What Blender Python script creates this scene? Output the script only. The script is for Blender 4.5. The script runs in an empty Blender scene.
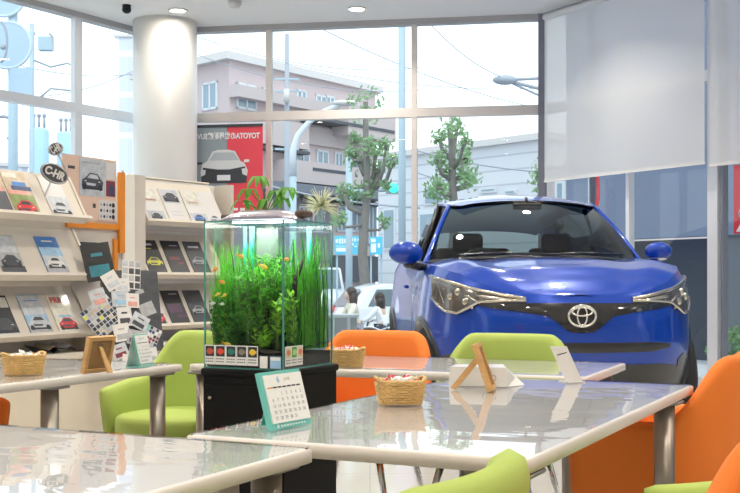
import bpy, bmesh, math, random
from math import pi, sin, cos, radians as R
from mathutils import Vector, Matrix, noise

SC = bpy.context.scene
COL = SC.collection
random.seed(7)

# ---------------------------------------------------------------- camera
FPX, CX, HY, HZ = 1150.0, 370.0, 278.0, 1.02
cam_data = bpy.data.cameras.new('camera')
cam = bpy.data.objects.new('camera', cam_data)
COL.objects.link(cam)
cam.location = (0, 0, HZ)
cam.rotation_euler = (pi / 2, 0, 0)
cam_data.sensor_width = 36
cam_data.lens = FPX / 740 * 36
cam_data.shift_y = (HY - 246.5) / 740
cam_data.clip_end = 500
SC.camera = cam

# ---------------------------------------------------------------- world, sun, exposure
wd = bpy.data.worlds.new('overcast_sky')
SC.world = wd
wd.use_nodes = True
wn = wd.node_tree
wn.nodes.clear()
w_out = wn.nodes.new('ShaderNodeOutputWorld')
w_bg = wn.nodes.new('ShaderNodeBackground')
w_tc = wn.nodes.new('ShaderNodeTexCoord')
w_sep = wn.nodes.new('ShaderNodeSeparateXYZ')
w_ramp = wn.nodes.new('ShaderNodeValToRGB')
w_ramp.color_ramp.elements[0].position = 0.0
w_ramp.color_ramp.elements[0].color = (0.93, 0.97, 1.0, 1)
w_ramp.color_ramp.elements[1].position = 0.6
w_ramp.color_ramp.elements[1].color = (0.80, 0.92, 1.0, 1)
wn.links.new(w_tc.outputs['Generated'], w_sep.inputs[0])
wn.links.new(w_sep.outputs['Z'], w_ramp.inputs[0])
wn.links.new(w_ramp.outputs[0], w_bg.inputs['Color'])
w_bg.inputs['Strength'].default_value = 1.8
wn.links.new(w_bg.outputs[0], w_out.inputs[0])

sun_data = bpy.data.lights.new('sun', 'SUN')
sun_data.energy = 1.6
sun_data.angle = R(25)
sun_data.color = (1.0, 0.97, 0.93)
sun = bpy.data.objects.new('sun', sun_data)
COL.objects.link(sun)
sun.rotation_euler = (R(38), 0, R(15))

SC.view_settings.view_transform = 'Standard'
SC.view_settings.look = 'None'
SC.view_settings.exposure = 0.0
SC.view_settings.gamma = 1
SC.view_settings.use_curve_mapping = False
SC.cycles.use_denoising = True
SC.cycles.max_bounces = 10
SC.cycles.diffuse_bounces = 4
SC.cycles.glossy_bounces = 5
SC.cycles.transmission_bounces = 6
SC.cycles.transparent_max_bounces = 28
SC.cycles.sample_clamp_indirect = 6
LAMP_W = 23.0          # watts of each ceiling downlight

# ---------------------------------------------------------------- materials
MATS = {}


def new_mat(name):
    m = bpy.data.materials.new(name)
    m.use_nodes = True
    m.node_tree.nodes.clear()
    o = m.node_tree.nodes.new('ShaderNodeOutputMaterial')
    return m, m.node_tree, o


def mat(name, col, rough=.5, metal=0.0, coat=0.0, emit=0.0, bump=0.0, bscale=60.0, var=0.0, vscale=8.0,
        coat_rough=.05, spec=.5, stretch=None, trans=0.0):
    if name in MATS:
        return MATS[name]
    m, nt, o = new_mat(name)
    b = nt.nodes.new('ShaderNodeBsdfPrincipled')
    b.inputs['Base Color'].default_value = (*col, 1)
    b.inputs['Roughness'].default_value = rough
    b.inputs['Metallic'].default_value = metal
    b.inputs['Coat Weight'].default_value = coat
    b.inputs['Coat Roughness'].default_value = coat_rough
    b.inputs['Specular IOR Level'].default_value = spec
    if emit:
        b.inputs['Emission Color'].default_value = (*col, 1)
        b.inputs['Emission Strength'].default_value = emit
    if var or bump:
        tc = nt.nodes.new('ShaderNodeTexCoord')
        mp = nt.nodes.new('ShaderNodeMapping')
        nt.links.new(tc.outputs['Object'], mp.inputs[0])
        if stretch:
            mp.inputs['Scale'].default_value = stretch
    if var:
        n = nt.nodes.new('ShaderNodeTexNoise')
        n.inputs['Scale'].default_value = vscale
        n.inputs['Detail'].default_value = 4
        nt.links.new(mp.outputs[0], n.inputs['Vector'])
        mx = nt.nodes.new('ShaderNodeMix')
        mx.data_type = 'RGBA'
        mx.inputs[6].default_value = (*[max(0, c * (1 - var)) for c in col], 1)
        mx.inputs[7].default_value = (*[min(1, c * (1 + var)) for c in col], 1)
        nt.links.new(n.outputs[0], mx.inputs[0])
        nt.links.new(mx.outputs[2], b.inputs['Base Color'])
    if bump:
        n2 = nt.nodes.new('ShaderNodeTexNoise')
        n2.inputs['Scale'].default_value = bscale
        n2.inputs['Detail'].default_value = 3
        nt.links.new(mp.outputs[0], n2.inputs['Vector'])
        bp = nt.nodes.new('ShaderNodeBump')
        bp.inputs['Strength'].default_value = bump
        bp.inputs['Distance'].default_value = .01
        nt.links.new(n2.outputs[0], bp.inputs['Height'])
        nt.links.new(bp.outputs[0], b.inputs['Normal'])
    nt.links.new(b.outputs[0], o.inputs[0])
    MATS[name] = m
    return m


def glass(name, tint=(1, 1, 1), refl=.07, rough=0.0, bump=0.0, bscale=5.0, fres=True):
    """thin pane: mostly see-through, partly mirror"""
    if name in MATS:
        return MATS[name]
    m, nt, o = new_mat(name)
    t = nt.nodes.new('ShaderNodeBsdfTransparent')
    t.inputs[0].default_value = (*tint, 1)
    g = nt.nodes.new('ShaderNodeBsdfGlossy')
    g.inputs['Roughness'].default_value = rough
    mx = nt.nodes.new('ShaderNodeMixShader')
    if fres:
        f = nt.nodes.new('ShaderNodeLayerWeight')
        f.inputs['Blend'].default_value = .5
        pw = nt.nodes.new('ShaderNodeMath')
        pw.operation = 'POWER'
        pw.inputs[1].default_value = 4.0
        ml = nt.nodes.new('ShaderNodeMath')
        ml.operation = 'MULTIPLY_ADD'
        ml.inputs[1].default_value = .85 - refl
        ml.inputs[2].default_value = refl
        nt.links.new(f.outputs['Facing'], pw.inputs[0])
        nt.links.new(pw.outputs[0], ml.inputs[0])
        nt.links.new(ml.outputs[0], mx.inputs[0])
    else:
        mx.inputs[0].default_value = refl
    if bump:
        tc = nt.nodes.new('ShaderNodeTexCoord')
        mp = nt.nodes.new('ShaderNodeMapping')
        mp.inputs['Scale'].default_value = (1, 2.6, 1)
        mp.inputs['Rotation'].default_value = (0, 0, .5)
        n2 = nt.nodes.new('ShaderNodeTexNoise')
        n2.inputs['Scale'].default_value = bscale
        n2.inputs['Detail'].default_value = 2.5
        n2.inputs['Distortion'].default_value = .8
        bp = nt.nodes.new('ShaderNodeBump')
        bp.inputs['Strength'].default_value = bump
        bp.inputs['Distance'].default_value = .01
        nt.links.new(tc.outputs['Object'], mp.inputs[0])
        nt.links.new(mp.outputs[0], n2.inputs['Vector'])
        nt.links.new(n2.outputs[0], bp.inputs['Height'])
        nt.links.new(bp.outputs[0], g.inputs['Normal'])
    nt.links.new(t.outputs[0], mx.inputs[1])
    nt.links.new(g.outputs[0], mx.inputs[2])
    nt.links.new(mx.outputs[0], o.inputs[0])
    MATS[name] = m
    return m


def blind_mat(name, col, see, transl):
    m, nt, o = new_mat(name)
    d = nt.nodes.new('ShaderNodeBsdfDiffuse')
    d.inputs[0].default_value = (*col, 1)
    tl = nt.nodes.new('ShaderNodeBsdfTranslucent')
    tl.inputs[0].default_value = (*col, 1)
    tp = nt.nodes.new('ShaderNodeBsdfTransparent')
    a = nt.nodes.new('ShaderNodeMixShader')
    a.inputs[0].default_value = transl
    b = nt.nodes.new('ShaderNodeMixShader')
    b.inputs[0].default_value = see
    nt.links.new(d.outputs[0], a.inputs[1])
    nt.links.new(tl.outputs[0], a.inputs[2])
    nt.links.new(a.outputs[0], b.inputs[1])
    nt.links.new(tp.outputs[0], b.inputs[2])
    nt.links.new(b.outputs[0], o.inputs[0])
    MATS[name] = m
    return m


def leaf_mat(name, col, var=.35, vscale=30, transl=.35, rough=.45):
    m, nt, o = new_mat(name)
    b = nt.nodes.new('ShaderNodeBsdfPrincipled')
    b.inputs['Roughness'].default_value = rough
    tl = nt.nodes.new('ShaderNodeBsdfTranslucent')
    a = nt.nodes.new('ShaderNodeMixShader')
    a.inputs[0].default_value = transl
    tc = nt.nodes.new('ShaderNodeTexCoord')
    n = nt.nodes.new('ShaderNodeTexNoise')
    n.inputs['Scale'].default_value = vscale
    mx = nt.nodes.new('ShaderNodeMix')
    mx.data_type = 'RGBA'
    mx.inputs[6].default_value = (*[c * (1 - var) for c in col], 1)
    mx.inputs[7].default_value = (*[min(1, c * (1 + var)) for c in col], 1)
    nt.links.new(tc.outputs['Object'], n.inputs['Vector'])
    nt.links.new(n.outputs[0], mx.inputs[0])
    nt.links.new(mx.outputs[2], b.inputs['Base Color'])
    nt.links.new(mx.outputs[2], tl.inputs[0])
    nt.links.new(b.outputs[0], a.inputs[1])
    nt.links.new(tl.outputs[0], a.inputs[2])
    nt.links.new(a.outputs[0], o.inputs[0])
    MATS[name] = m
    return m


def tile_mat(name, c1, c2, mortar, sx, sy, rough=.5, msize=.01, offset=0.0, coord='Object', rot=0.0, axis='xy', coat=0):
    """tiles, siding or bricks, laid over two object axes"""
    if name in MATS:
        return MATS[name]
    m, nt, o = new_mat(name)
    b = nt.nodes.new('ShaderNodeBsdfPrincipled')
    b.inputs['Roughness'].default_value = rough
    b.inputs['Coat Weight'].default_value = coat
    tc = nt.nodes.new('ShaderNodeTexCoord')
    sp = nt.nodes.new('ShaderNodeSeparateXYZ')
    cb = nt.nodes.new('ShaderNodeCombineXYZ')
    nt.links.new(tc.outputs[coord], sp.inputs[0])
    nt.links.new(sp.outputs['X'], cb.inputs['X'])
    nt.links.new(sp.outputs['Z' if axis == 'xz' else 'Y'], cb.inputs['Y'])
    mp = nt.nodes.new('ShaderNodeMapping')
    mp.inputs['Rotation'].default_value = (0, 0, rot)
    nt.links.new(cb.outputs[0], mp.inputs[0])
    br = nt.nodes.new('ShaderNodeTexBrick')
    br.offset = offset
    br.inputs['Scale'].default_value = 1
    br.inputs['Brick Width'].default_value = sx
    br.inputs['Row Height'].default_value = sy
    br.inputs['Mortar Size'].default_value = msize
    br.inputs['Color1'].default_value = (*c1, 1)
    br.inputs['Color2'].default_value = (*c2, 1)
    br.inputs['Mortar'].default_value = (*mortar, 1)
    nt.links.new(mp.outputs[0], br.inputs['Vector'])
    nt.links.new(br.outputs['Color'], b.inputs['Base Color'])
    nt.links.new(b.outputs[0], o.inputs[0])
    MATS[name] = m
    return m


# ---------------------------------------------------------------- geometry helpers
def V(*a):
    return Vector(a)


def at(px, py, d):
    return Vector(((px - CX) / FPX * d, d, HZ + (HY - py) / FPX * d))


def atx(px, d, z=0.0):
    return Vector(((px - CX) / FPX * d, d, z))


def frame(o, e1, e2, e3):
    m = Matrix.Identity(4)
    for i, e in enumerate((e1, e2, e3)):
        for k in range(3):
            m[k][i] = e[k]
    for k in range(3):
        m[k][3] = o[k]
    return m


class MB:
    """collects shapes into one mesh; current material index self.mi"""

    def __init__(self, *mats):
        self.bm = bmesh.new()
        self.mats = list(mats)
        self.mi = 0
        self.M = None

    def use(self, m):
        if m not in self.mats:
            self.mats.append(m)
        self.mi = self.mats.index(m)
        return self

    def v(self, p):
        p = Vector(p)
        if self.M is not None:
            p = self.M @ p
        return self.bm.verts.new(p)

    def f(self, vs, smooth=False):
        try:
            f = self.bm.faces.new(vs)
        except ValueError:
            return None
        f.material_index = self.mi
        f.smooth = smooth
        return f

    def poly(self, pts, smooth=False):
        return self.f([self.v(p) for p in pts], smooth)

    def box(self, lo, hi, bev=0.0):
        x0, y0, z0 = lo
        x1, y1, z1 = hi
        if bev > 0:
            return self.rbox(lo, hi, bev)
        vs = [self.v(p) for p in ((x0, y0, z0), (x1, y0, z0), (x1, y1, z0), (x0, y1, z0),
                                  (x0, y0, z1), (x1, y0, z1), (x1, y1, z1), (x0, y1, z1))]
        for q in ((3, 2, 1, 0), (4, 5, 6, 7), (0, 1, 5, 4), (1, 2, 6, 5), (2, 3, 7, 6), (3, 0, 4, 7)):
            self.f([vs[i] for i in q])
        return self

    def rbox(self, lo, hi, r, n=4, zr=None):
        """box with rounded vertical corners and softened rims"""
        pts = rounded_rect(lo[0], lo[1], hi[0], hi[1], r, n)
        zr = min(r, (hi[2] - lo[2]) / 2.2) if zr is None else zr
        cx, cy = (lo[0] + hi[0]) / 2, (lo[1] + hi[1]) / 2
        rings = []
        k = 3
        prof = [(zr * (1 - sin(pi / 2 * i / k)), lo[2] + zr * (1 - cos(pi / 2 * i / k))) for i in range(k + 1)]
        prof += [(zr * (1 - cos(pi / 2 * i / k)), hi[2] - zr * (1 - sin(pi / 2 * i / k))) for i in range(k + 1)]
        hx, hy = (hi[0] - lo[0]) / 2, (hi[1] - lo[1]) / 2
        for ins, z in prof:
            rings.append([(cx + (p[0] - cx) * (hx - ins) / hx, cy + (p[1] - cy) * (hy - ins) / hy, z) for p in pts])
        self.loft(rings, closed=True, cap=True, smooth=True)
        return self

    def loft(self, rings, closed=True, cap=True, smooth=True):
        vr = [[self.v(p) for p in r] for r in rings]
        n = len(vr[0])
        for a, b in zip(vr[:-1], vr[1:]):
            for i in range(n if closed else n - 1):
                j = (i + 1) % n
                self.f([a[i], a[j], b[j], b[i]], smooth)
        if cap and closed:
            self.f(list(reversed(vr[0])), False)
            self.f(vr[-1], False)
        return self

    def tube(self, pts, r, n=8, cap=True, smooth=True, flat=1.0):
        pts = [Vector(p) for p in pts]
        rs = r if isinstance(r, (list, tuple)) else [r] * len(pts)
        rings = []
        prev = None
        for i, p in enumerate(pts):
            t = (pts[min(i + 1, len(pts) - 1)] - pts[max(i - 1, 0)])
            if t.length < 1e-9:
                t = Vector((0, 0, 1))
            t.normalize()
            if prev is None:
                a = Vector((0, 0, 1)) if abs(t.z) < .9 else Vector((1, 0, 0))
                a = (a - t * a.dot(t)).normalized()
            else:
                a = prev - t * prev.dot(t)
                a = a.normalized() if a.length > 1e-6 else prev
            prev = a
            b = t.cross(a)
            rings.append([p + (a * cos(2 * pi * k / n) + b * sin(2 * pi * k / n) * flat) * rs[i] for k in range(n)])
        return self.loft(rings, True, cap, smooth)

    def cyl(self, c, r, z0, z1, n=20, r2=None):
        r2 = r if r2 is None else r2
        return self.loft([[(c[0] + r * cos(2 * pi * k / n), c[1] + r * sin(2 * pi * k / n), z0) for k in range(n)],
                          [(c[0] + r2 * cos(2 * pi * k / n), c[1] + r2 * sin(2 * pi * k / n), z1) for k in range(n)]])

    def lathe(self, prof, c=(0, 0, 0), n=24, smooth=True, cap=True):
        rings = [[(c[0] + r * cos(2 * pi * k / n), c[1] + r * sin(2 * pi * k / n), c[2] + z) for k in range(n)]
                 for r, z in prof]
        return self.loft(rings, True, cap, smooth)

    def ball(self, c, r, n=12, m=8, sc=(1, 1, 1)):
        prof = []
        rings = []
        for i in range(m + 1):
            a = -pi / 2 + pi * i / m
            rr = max(cos(a), .02)
            rings.append([(c[0] + r * sc[0] * rr * cos(2 * pi * k / n), c[1] + r * sc[1] * rr * sin(2 * pi * k / n),
                           c[2] + r * sc[2] * sin(a)) for k in range(n)])
        return self.loft(rings)

    def disc(self, c, r, e1=(1, 0, 0), e2=(0, 1, 0), n=16, ry=None):
        c, e1, e2 = Vector(c), Vector(e1), Vector(e2)
        ry = r if ry is None else ry
        self.poly([c + e1 * r * cos(2 * pi * k / n) + e2 * ry * sin(2 * pi * k / n) for k in range(n)])
        return self

    def mesh(self, name):
        bmesh.ops.recalc_face_normals(self.bm, faces=self.bm.faces)
        me = bpy.data.meshes.new(name)
        self.bm.to_mesh(me)
        self.bm.free()
        for m in self.mats:
            me.materials.append(m)
        return me

    def build(self, name, parent=None, mw=None, sub=0, label=None):
        ob = bpy.data.objects.new(name, self.mesh(name))
        COL.objects.link(ob)
        if parent is not None:
            ob.parent = parent
        if mw is not None:
            ob.matrix_basis = mw
        if sub:
            s = ob.modifiers.new('s', 'SUBSURF')
            s.levels = s.render_levels = sub
        if label:
            ob['label'] = label
        return ob


def rounded_rect(x0, y0, x1, y1, r, n=4):
    pts = []
    for cx, cy, a0 in ((x1 - r, y1 - r, 0), (x0 + r, y1 - r, pi / 2), (x0 + r, y0 + r, pi), (x1 - r, y0 + r, 3 * pi / 2)):
        for i in range(n + 1):
            a = a0 + pi / 2 * i / n
            pts.append((cx + r * cos(a), cy + r * sin(a)))
    return pts


def interp(x, pts):
    if x <= pts[0][0]:
        return pts[0][1]
    for (a, va), (b, vb) in zip(pts[:-1], pts[1:]):
        if x <= b:
            t = (x - a) / (b - a)
            t = t * t * (3 - 2 * t) * .5 + t * .5
            return va + (vb - va) * t
    return pts[-1][1]


def tag(o, label, cat, group=None, kind=None):
    o['label'] = label
    o['category'] = cat
    if group:
        o['group'] = group
    if kind:
        o['kind'] = kind
    return o


def thing(name, label, cat, loc=(0, 0, 0), rz=0.0, group=None, mw=None):
    o = bpy.data.objects.new(name, None)
    COL.objects.link(o)
    o.empty_display_size = .1
    if mw is not None:
        o.matrix_basis = mw
    else:
        o.location = loc
        o.rotation_euler = (0, 0, rz)
    return tag(o, label, cat, group)


def place(name, mesh, parent=None, mw=None, loc=None, rz=0.0):
    o = bpy.data.objects.new(name, mesh)
    COL.objects.link(o)
    if parent is not None:
        o.parent = parent
    if mw is not None:
        if parent is None:
            o.matrix_basis = mw
        else:
            o.matrix_basis = mw
    elif loc is not None:
        o.location = loc
        o.rotation_euler = (0, 0, rz)
    return o


def struct(o):
    o['kind'] = 'structure'
    return o


def text_mesh(body, size, m, width=None, extrude=.001, mirror=False, bold=0.0):
    cu = bpy.data.curves.new('lettering', 'FONT')
    cu.body = body
    cu.size = size
    cu.align_x = 'CENTER'
    cu.align_y = 'CENTER'
    cu.extrude = extrude
    cu.offset = bold
    ob = bpy.data.objects.new('lettering', cu)
    COL.objects.link(ob)
    dg = bpy.context.evaluated_depsgraph_get()
    me = bpy.data.meshes.new_from_object(ob.evaluated_get(dg))
    bpy.data.objects.remove(ob)
    bpy.data.curves.remove(cu)
    xs = [v.co.x for v in me.vertices] or [0, 1]
    k = width / max(1e-6, (max(xs) - min(xs))) if width else 1.0
    for v in me.vertices:
        v.co.x *= k * (-1 if mirror else 1)
    me.materials.clear()
    me.materials.append(m)
    return me


# common materials
WHITE = mat('white_laminate', (.80, .79, .78), .25, coat=.3)
RIM = mat('table_edge_white', (.66, .60, .55), .35)
STEEL = mat('brushed_steel', (.33, .28, .24), .30, metal=.9)
CHROME = mat('chrome', (.8, .8, .8), .12, metal=1)
BLACK = mat('black_plastic', (.010, .010, .012), .4, spec=.3)
SATIN_BLACK = mat('satin_black_board', (.007, .006, .006), .5, spec=.15)
FRAMEW = mat('window_frame_paint', (.72, .66, .62), .45)
FRAMEL = mat('light_window_frame', (.80, .82, .86), .4)
FRAMED = mat('dark_window_frame', (.22, .22, .26), .4)
PANE = glass('window_pane', (.93, .985, .995), .05)
WALLM = mat('white_wall_paint', (.80, .78, .75), .7, bump=.03)
CEILM = mat('ceiling_panel', (.78, .77, .76), .8)
RACKM = mat('rack_cream_white', (.68, .62, .54), .5)
PAPERW = mat('white_paper', (.85, .84, .82), .7)
ORANGE_TRIM = mat('orange_trim', (.85, .30, .03), .5)
WOOD = mat('light_wood', (.60, .34, .13), .5, var=.25, vscale=14, stretch=(1, 1, 7))

# ================================================================ THE SETTING
HC = 3.88
C1, C2 = V(-2.64, 13.28, 0), V(1.89, 12.50, 0)
DL = V(-.515, -.857, 0).normalized()
DR = V(.493, -.87, 0).normalized()
LL, LR = 14.0, 12.0
PL, PR = C1 + DL * LL, C2 + DR * LR
BY = -5.0
room = [C1, C2, PR, V(PR.x, BY, 0), V(PL.x, BY, 0), PL]

m_floor = tile_mat('floor_tile_pale', (.70, .68, .64), (.66, .64, .60), (.55, .53, .50), .6, .6, rough=.12, msize=.004, coat=.4)
fb = MB(m_floor)
fb.loft([[p + V(0, 0, -.08) for p in room], [p.copy() for p in room]], smooth=False)
struct(fb.build('floor'))
cb = MB(CEILM)
cb.loft([[p + V(0, 0, HC) for p in room], [p + V(0, 0, HC + .15) for p in room]], smooth=False)
struct(cb.build('ceiling'))


def wallbox(mb, a, b, z0, z1, t0, t1):
    """upright slab along a-b between offsets t0 and t1 towards the room's outside"""
    d = (b - a).normalized()
    n = V(d.y, -d.x, 0)
    pts = [a + n * t0, b + n * t0, b + n * t1, a + n * t1]
    mb.loft([[p + V(0, 0, z0) for p in pts], [p + V(0, 0, z1) for p in pts]], smooth=False)


# solid walls behind the camera
wb = MB(WALLM)
wallbox(wb, V(PR.x, BY, 0), PR, 0, HC, 0, .15)
struct(wb.build('wall_right_rear'))
wb = MB(WALLM)
wallbox(wb, PL, V(PL.x, BY, 0), 0, HC, 0, .15)
struct(wb.build('wall_left_rear'))
wb = MB(WALLM)
wallbox(wb, V(PL.x, BY, 0), V(PR.x, BY, 0), 0, HC, 0, .15)
struct(wb.build('wall_back'))

ZT = 2.85


def facade(name, a, b, mull, fm, nside, md=.035, transom=(ZT - .05, ZT + .05), sill=.12):
    """glazed wall: mull = list of (distance from a, width, material)"""
    d = (b - a).normalized()
    n = V(d.y, -d.x, 0) * nside            # to the outside
    L = (b - a).length
    M = frame(a, d, n, V(0, 0, 1))
    if d.cross(n).z < 0:
        pass
    root_m = M
    f = MB(fm)
    f.M = root_m
    f.box((0, -.05, 0), (L, .05, sill))
    f.box((0, -.04, transom[0]), (L, .06, transom[1]))
    ob = f.build(name + '_frame')
    struct(ob)
    ob.name = 'trim_' + name
    h = MB(mat('header_grey', (.42, .41, .42), .5))
    h.M = root_m
    h.box((0, -.06, HC - .062), (L, .06, HC))
    struct(h.build('trim_header_' + name))
    g = MB(PANE)
    g.M = root_m
    edges = [0] + [x for x, w, m in mull] + [L]
    g.poly([(0, .0, sill), (L, .0, sill), (L, .0, transom[0]), (0, .0, transom[0])])
    g.poly([(0, .0, transom[1]), (L, .0, transom[1]), (L, .0, HC - .06), (0, .0, HC - .06)])
    struct(g.build('window_' + name))
    for i, (x, w, m) in enumerate(mull):
        q = MB(m)
        q.M = root_m
        q.box((x - w / 2, -md, 0), (x + w / 2, md, HC - .001))
        struct(q.build('trim_mullion_' + name))
    return root_m


def along(a, d, px):
    """distance along a wall line at which it shows in column px"""
    k = (px - CX) / FPX
    return (k * a.y - a.x) / (d.x - k * d.y)


dB = (C2 - C1).normalized()
fb_m = facade('back', C1, C2, [(along(C1, dB, 269.3), .065, FRAMEW), (along(C1, dB, 414.5), .06, FRAMEW)], FRAMEW, -1)
fl_m = facade('left', C1, PL, [(along(C1, DL, 76.5), .105, FRAMEL), (5.6, .12, FRAMEL), (8.6, .12, FRAMEL), (11.4, .12, FRAMEL)], FRAMEL, 1)
xs_r = [along(C2, DR, 592.5), along(C2, DR, 630), along(C2, DR, 715), along(C2, DR, 724.5)]
fr_m = facade('right', C2, PR, [(xs_r[0], .02, FRAMED), (xs_r[1], .05, FRAMEL), (xs_r[2], .12, FRAMEL), (xs_r[3], .022, FRAMED),
                                (5.2, .1, FRAMEL), (7.6, .1, FRAMEL), (10., .1, FRAMEL)], FRAMEL, -1)
q = MB(FRAMED)
q.M = frame(C2, dB, V(-dB.y, dB.x, 0), V(0, 0, 1))
q.box((-.06, -.08, 0), (.03, .04, HC - .001))
struct(q.build('trim_corner'))

# round column
cm = MB(mat('column_white', (.86, .83, .79), .45, coat=.2))
cm.cyl((-2.29, 12.85), .355, 0, HC, 64)
o = cm.build('trim_round_column')
struct(o)

# translucent roller blinds on the right window wall
BL = blind_mat('blind_fabric', (.95, .94, .92), .12, .42)


def blind(px0, px1, zbot, label):
    n = V(DR.y, -DR.x, 0)                         # to the inside
    a0, a1 = along(C2 + n * .16, DR, px0), along(C2 + n * .16, DR, px1)
    root = thing('roller_blind', label, 'blind', C2 + DR * a0 + n * .16)
    rz = math.atan2(DR.y, DR.x)
    root.rotation_euler = (0, 0, rz)
    L = a1 - a0
    f = MB(BL)
    nx = 24
    rows = []
    for k in range(13):
        z = HC - .1 + (zbot - HC + .1) * k / 12
        rows.append([(L * i / nx, .004 * sin(i * .9) * (k / 12), z) for i in range(nx + 1)])
    f.loft(rows, closed=False, cap=False)
    f.build('blind_fabric', root)
    b = MB(mat('blind_rail', (.80, .78, .74), .5))
    b.box((0, -.008, zbot - .025), (L, .008, zbot))
    b.build('bottom_rail', root)
    t = MB(mat('blind_roller', (.7, .7, .7), .5))
    t.tube([(0, 0, HC - .09), (L, 0, HC - .09)], .03, 12)
    t.build('roller', root)
    return root


def seg(px, off=.16):
    return px


blind(544.5, 704.5, 2.06, 'wide pale roller blind hanging in front of the glass behind the blue car')
blind(709.5, 765, 2.03, 'roller blind beside the wide one at the right edge of the photo')

# ceiling downlights
m_lamp = mat('lamp_glow', (1.0, .93, .80), .5, emit=28.0)
m_ring = mat('lamp_ring', (.85, .83, .8), .4)
_ring = MB(m_ring)
_ring.lathe([(.075, 0), (.105, 0), (.105, -.012), (.098, -.018), (.078, -.012), (.075, 0)], (0, 0, 0), 28, cap=False)
_ring = _ring.mesh('trim_ring')
_dif = MB(m_lamp)
_dif.disc((0, 0, -.008), .077, n=24)
_dif = _dif.mesh('lamp_diffuser')
ld = bpy.data.lights.new('downlight', 'AREA')
ld.shape = 'DISK'
ld.size = .15
ld.energy = LAMP_W
ld.color = (1.0, .92, .80)
ld.spread = R(125)


ld2 = ld.copy()
ld2.energy = 6.0
ld2.spread = pi


def downlight(x, y, label, group=None, data=None):
    t = thing('ceiling_downlight', label, 'ceiling light', (x, y, HC - .001), group=group)
    place('lamp_ring', _ring, t)
    place('lamp_diffuser', _dif, t)
    l = bpy.data.objects.new('lamp_light', data or ld)
    COL.objects.link(l)
    l.parent = t
    l.location = (0, 0, -.03)


downlight(-2.05, 12.27, 'round ceiling downlight in front of the white column', None, ld2)
downlight(-.14, 12.2, 'round ceiling downlight above the middle of the back window')
for (x, y) in [(1.6, 10.6), (-4.0, 9.8), (-.3, 9.6), (1.7, 8.4), (3.6, 7.6), (-2.2, 7.6), (-.2, 7.0), (-5.4, 6.2), (-3.6, 5.4), (1.6, 6.0), (3.5, 5.0),
               (5.4, 4.0), (-1.6, 4.6), (.4, 4.2), (-5.2, 2.4), (-3.0, 2.4), (-1.0, 1.6), (1.2, 1.6), (3.2, 2.0), (5.2, .6), (-4.2, -.6), (-1.6, -1.0), (1.0, -1.0), (3.6, -1.2)]:
    downlight(x, y, 'round ceiling downlight further inside, seen only mirrored in the glass and the car', 'ceiling downlights mirrored in the window')

t = MB(BLACK)
t.ball((0, 0, -.05), .05, sc=(1, 1, .8))
t.cyl((0, 0), .045, -.03, 0)
tag(t.build('security_camera', None, Matrix.Translation((-2.55, 12.05, HC))), 'small black dome fixed to the ceiling left of the white column', 'security camera')
t = MB(mat('detector_grey', (.55, .53, .52), .5))
t.lathe([(.07, 0), (.07, -.03), (.045, -.06), (.02, -.065)], (0, 0, 0), 24)
tag(t.build('smoke_detector', None, Matrix.Translation((-1.40, 11.9, HC))), 'round grey detector on the ceiling right of the white column', 'smoke detector')

# ================================================================ OUTSIDE
GZ = -.62
asph = mat('asphalt', (.30, .31, .33), .9, var=.15, vscale=3)
g = MB(asph)
g.box((-90, 15.5, GZ - .3), (90, 140, GZ))
struct(g.build('ground_street'))
g = MB(mat('paving', (.55, .56, .58), .85, var=.1, vscale=2))
far = [V(-40, -10, 0), V(-40, 15.5, 0), V(40, 15.5, 0), V(40, -10, 0)]
g.loft([[p + V(0, 0, GZ - .3) for p in far], [p + V(0, 0, -.085) for p in far]], smooth=False)
struct(g.build('ground_forecourt'))


def rotz_frame(o, dx):
    dx = dx.normalized()
    return frame(o, dx, V(-dx.y, dx.x, 0), V(0, 0, 1))


def box_part(name, parent, m, lo, hi, M=None, label=None):
    b = MB(m)
    if M is not None:
        b.M = M
    b.box(lo, hi)
    return b.build(name, parent, label=label)


# apartment block across the street
m_ap = mat('apartment_mauve', (.54, .45, .46), .85, var=.06, vscale=1.5)
m_ap2 = mat('apartment_parapet', (.50, .44, .44), .8)
m_edge = mat('apartment_edge', (.62, .60, .60), .7)
m_win = mat('far_window_glass', (.22, .32, .40), .15, coat=.5)
m_winf = mat('far_window_frame', (.62, .66, .70), .5)
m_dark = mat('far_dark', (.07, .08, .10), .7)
m_awn = mat('shop_shade', (.17, .19, .23), .8)
corner, rend, lend = V(-5.5, 45, GZ), V(.25, 53, GZ), V(-10.0, 49.6, GZ)
apt = thing('apartment_building', 'mauve apartment block with flat roof and balconies across the street', 'building', (0, 0, 0))


def zpx(py, d):
    return HZ + (HY - py) / FPX * d


ztop = zpx(60, 45)
b = MB(m_ap)
back = rend + lend - corner
b.loft([[p + V(0, 0, 0) for p in (corner, rend, back, lend)], [V(p.x, p.y, ztop) for p in (corner, rend, back, lend)]], smooth=False)
b.build('wall', apt)
b = MB(m_edge)
ex = lambda p, k: corner + (p - corner) * k
cc = (corner + back) / 2
ring = [cc + (p - cc) * 1.07 for p in (corner, rend, back, lend)]
b.loft([[V(p.x, p.y, ztop) for p in ring], [V(p.x, p.y, ztop + .3) for p in ring]], smooth=False)
b.build('roof', apt)
MR = rotz_frame(corner, rend - corner)       # x along the right face, -y out to the street
LRf = (rend - corner).length
ML = rotz_frame(lend, corner - lend)
LLf = (corner - lend).length


def fpos(px, c, e):
    d = (e - c).normalized()
    return along(c, d, px)


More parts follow.
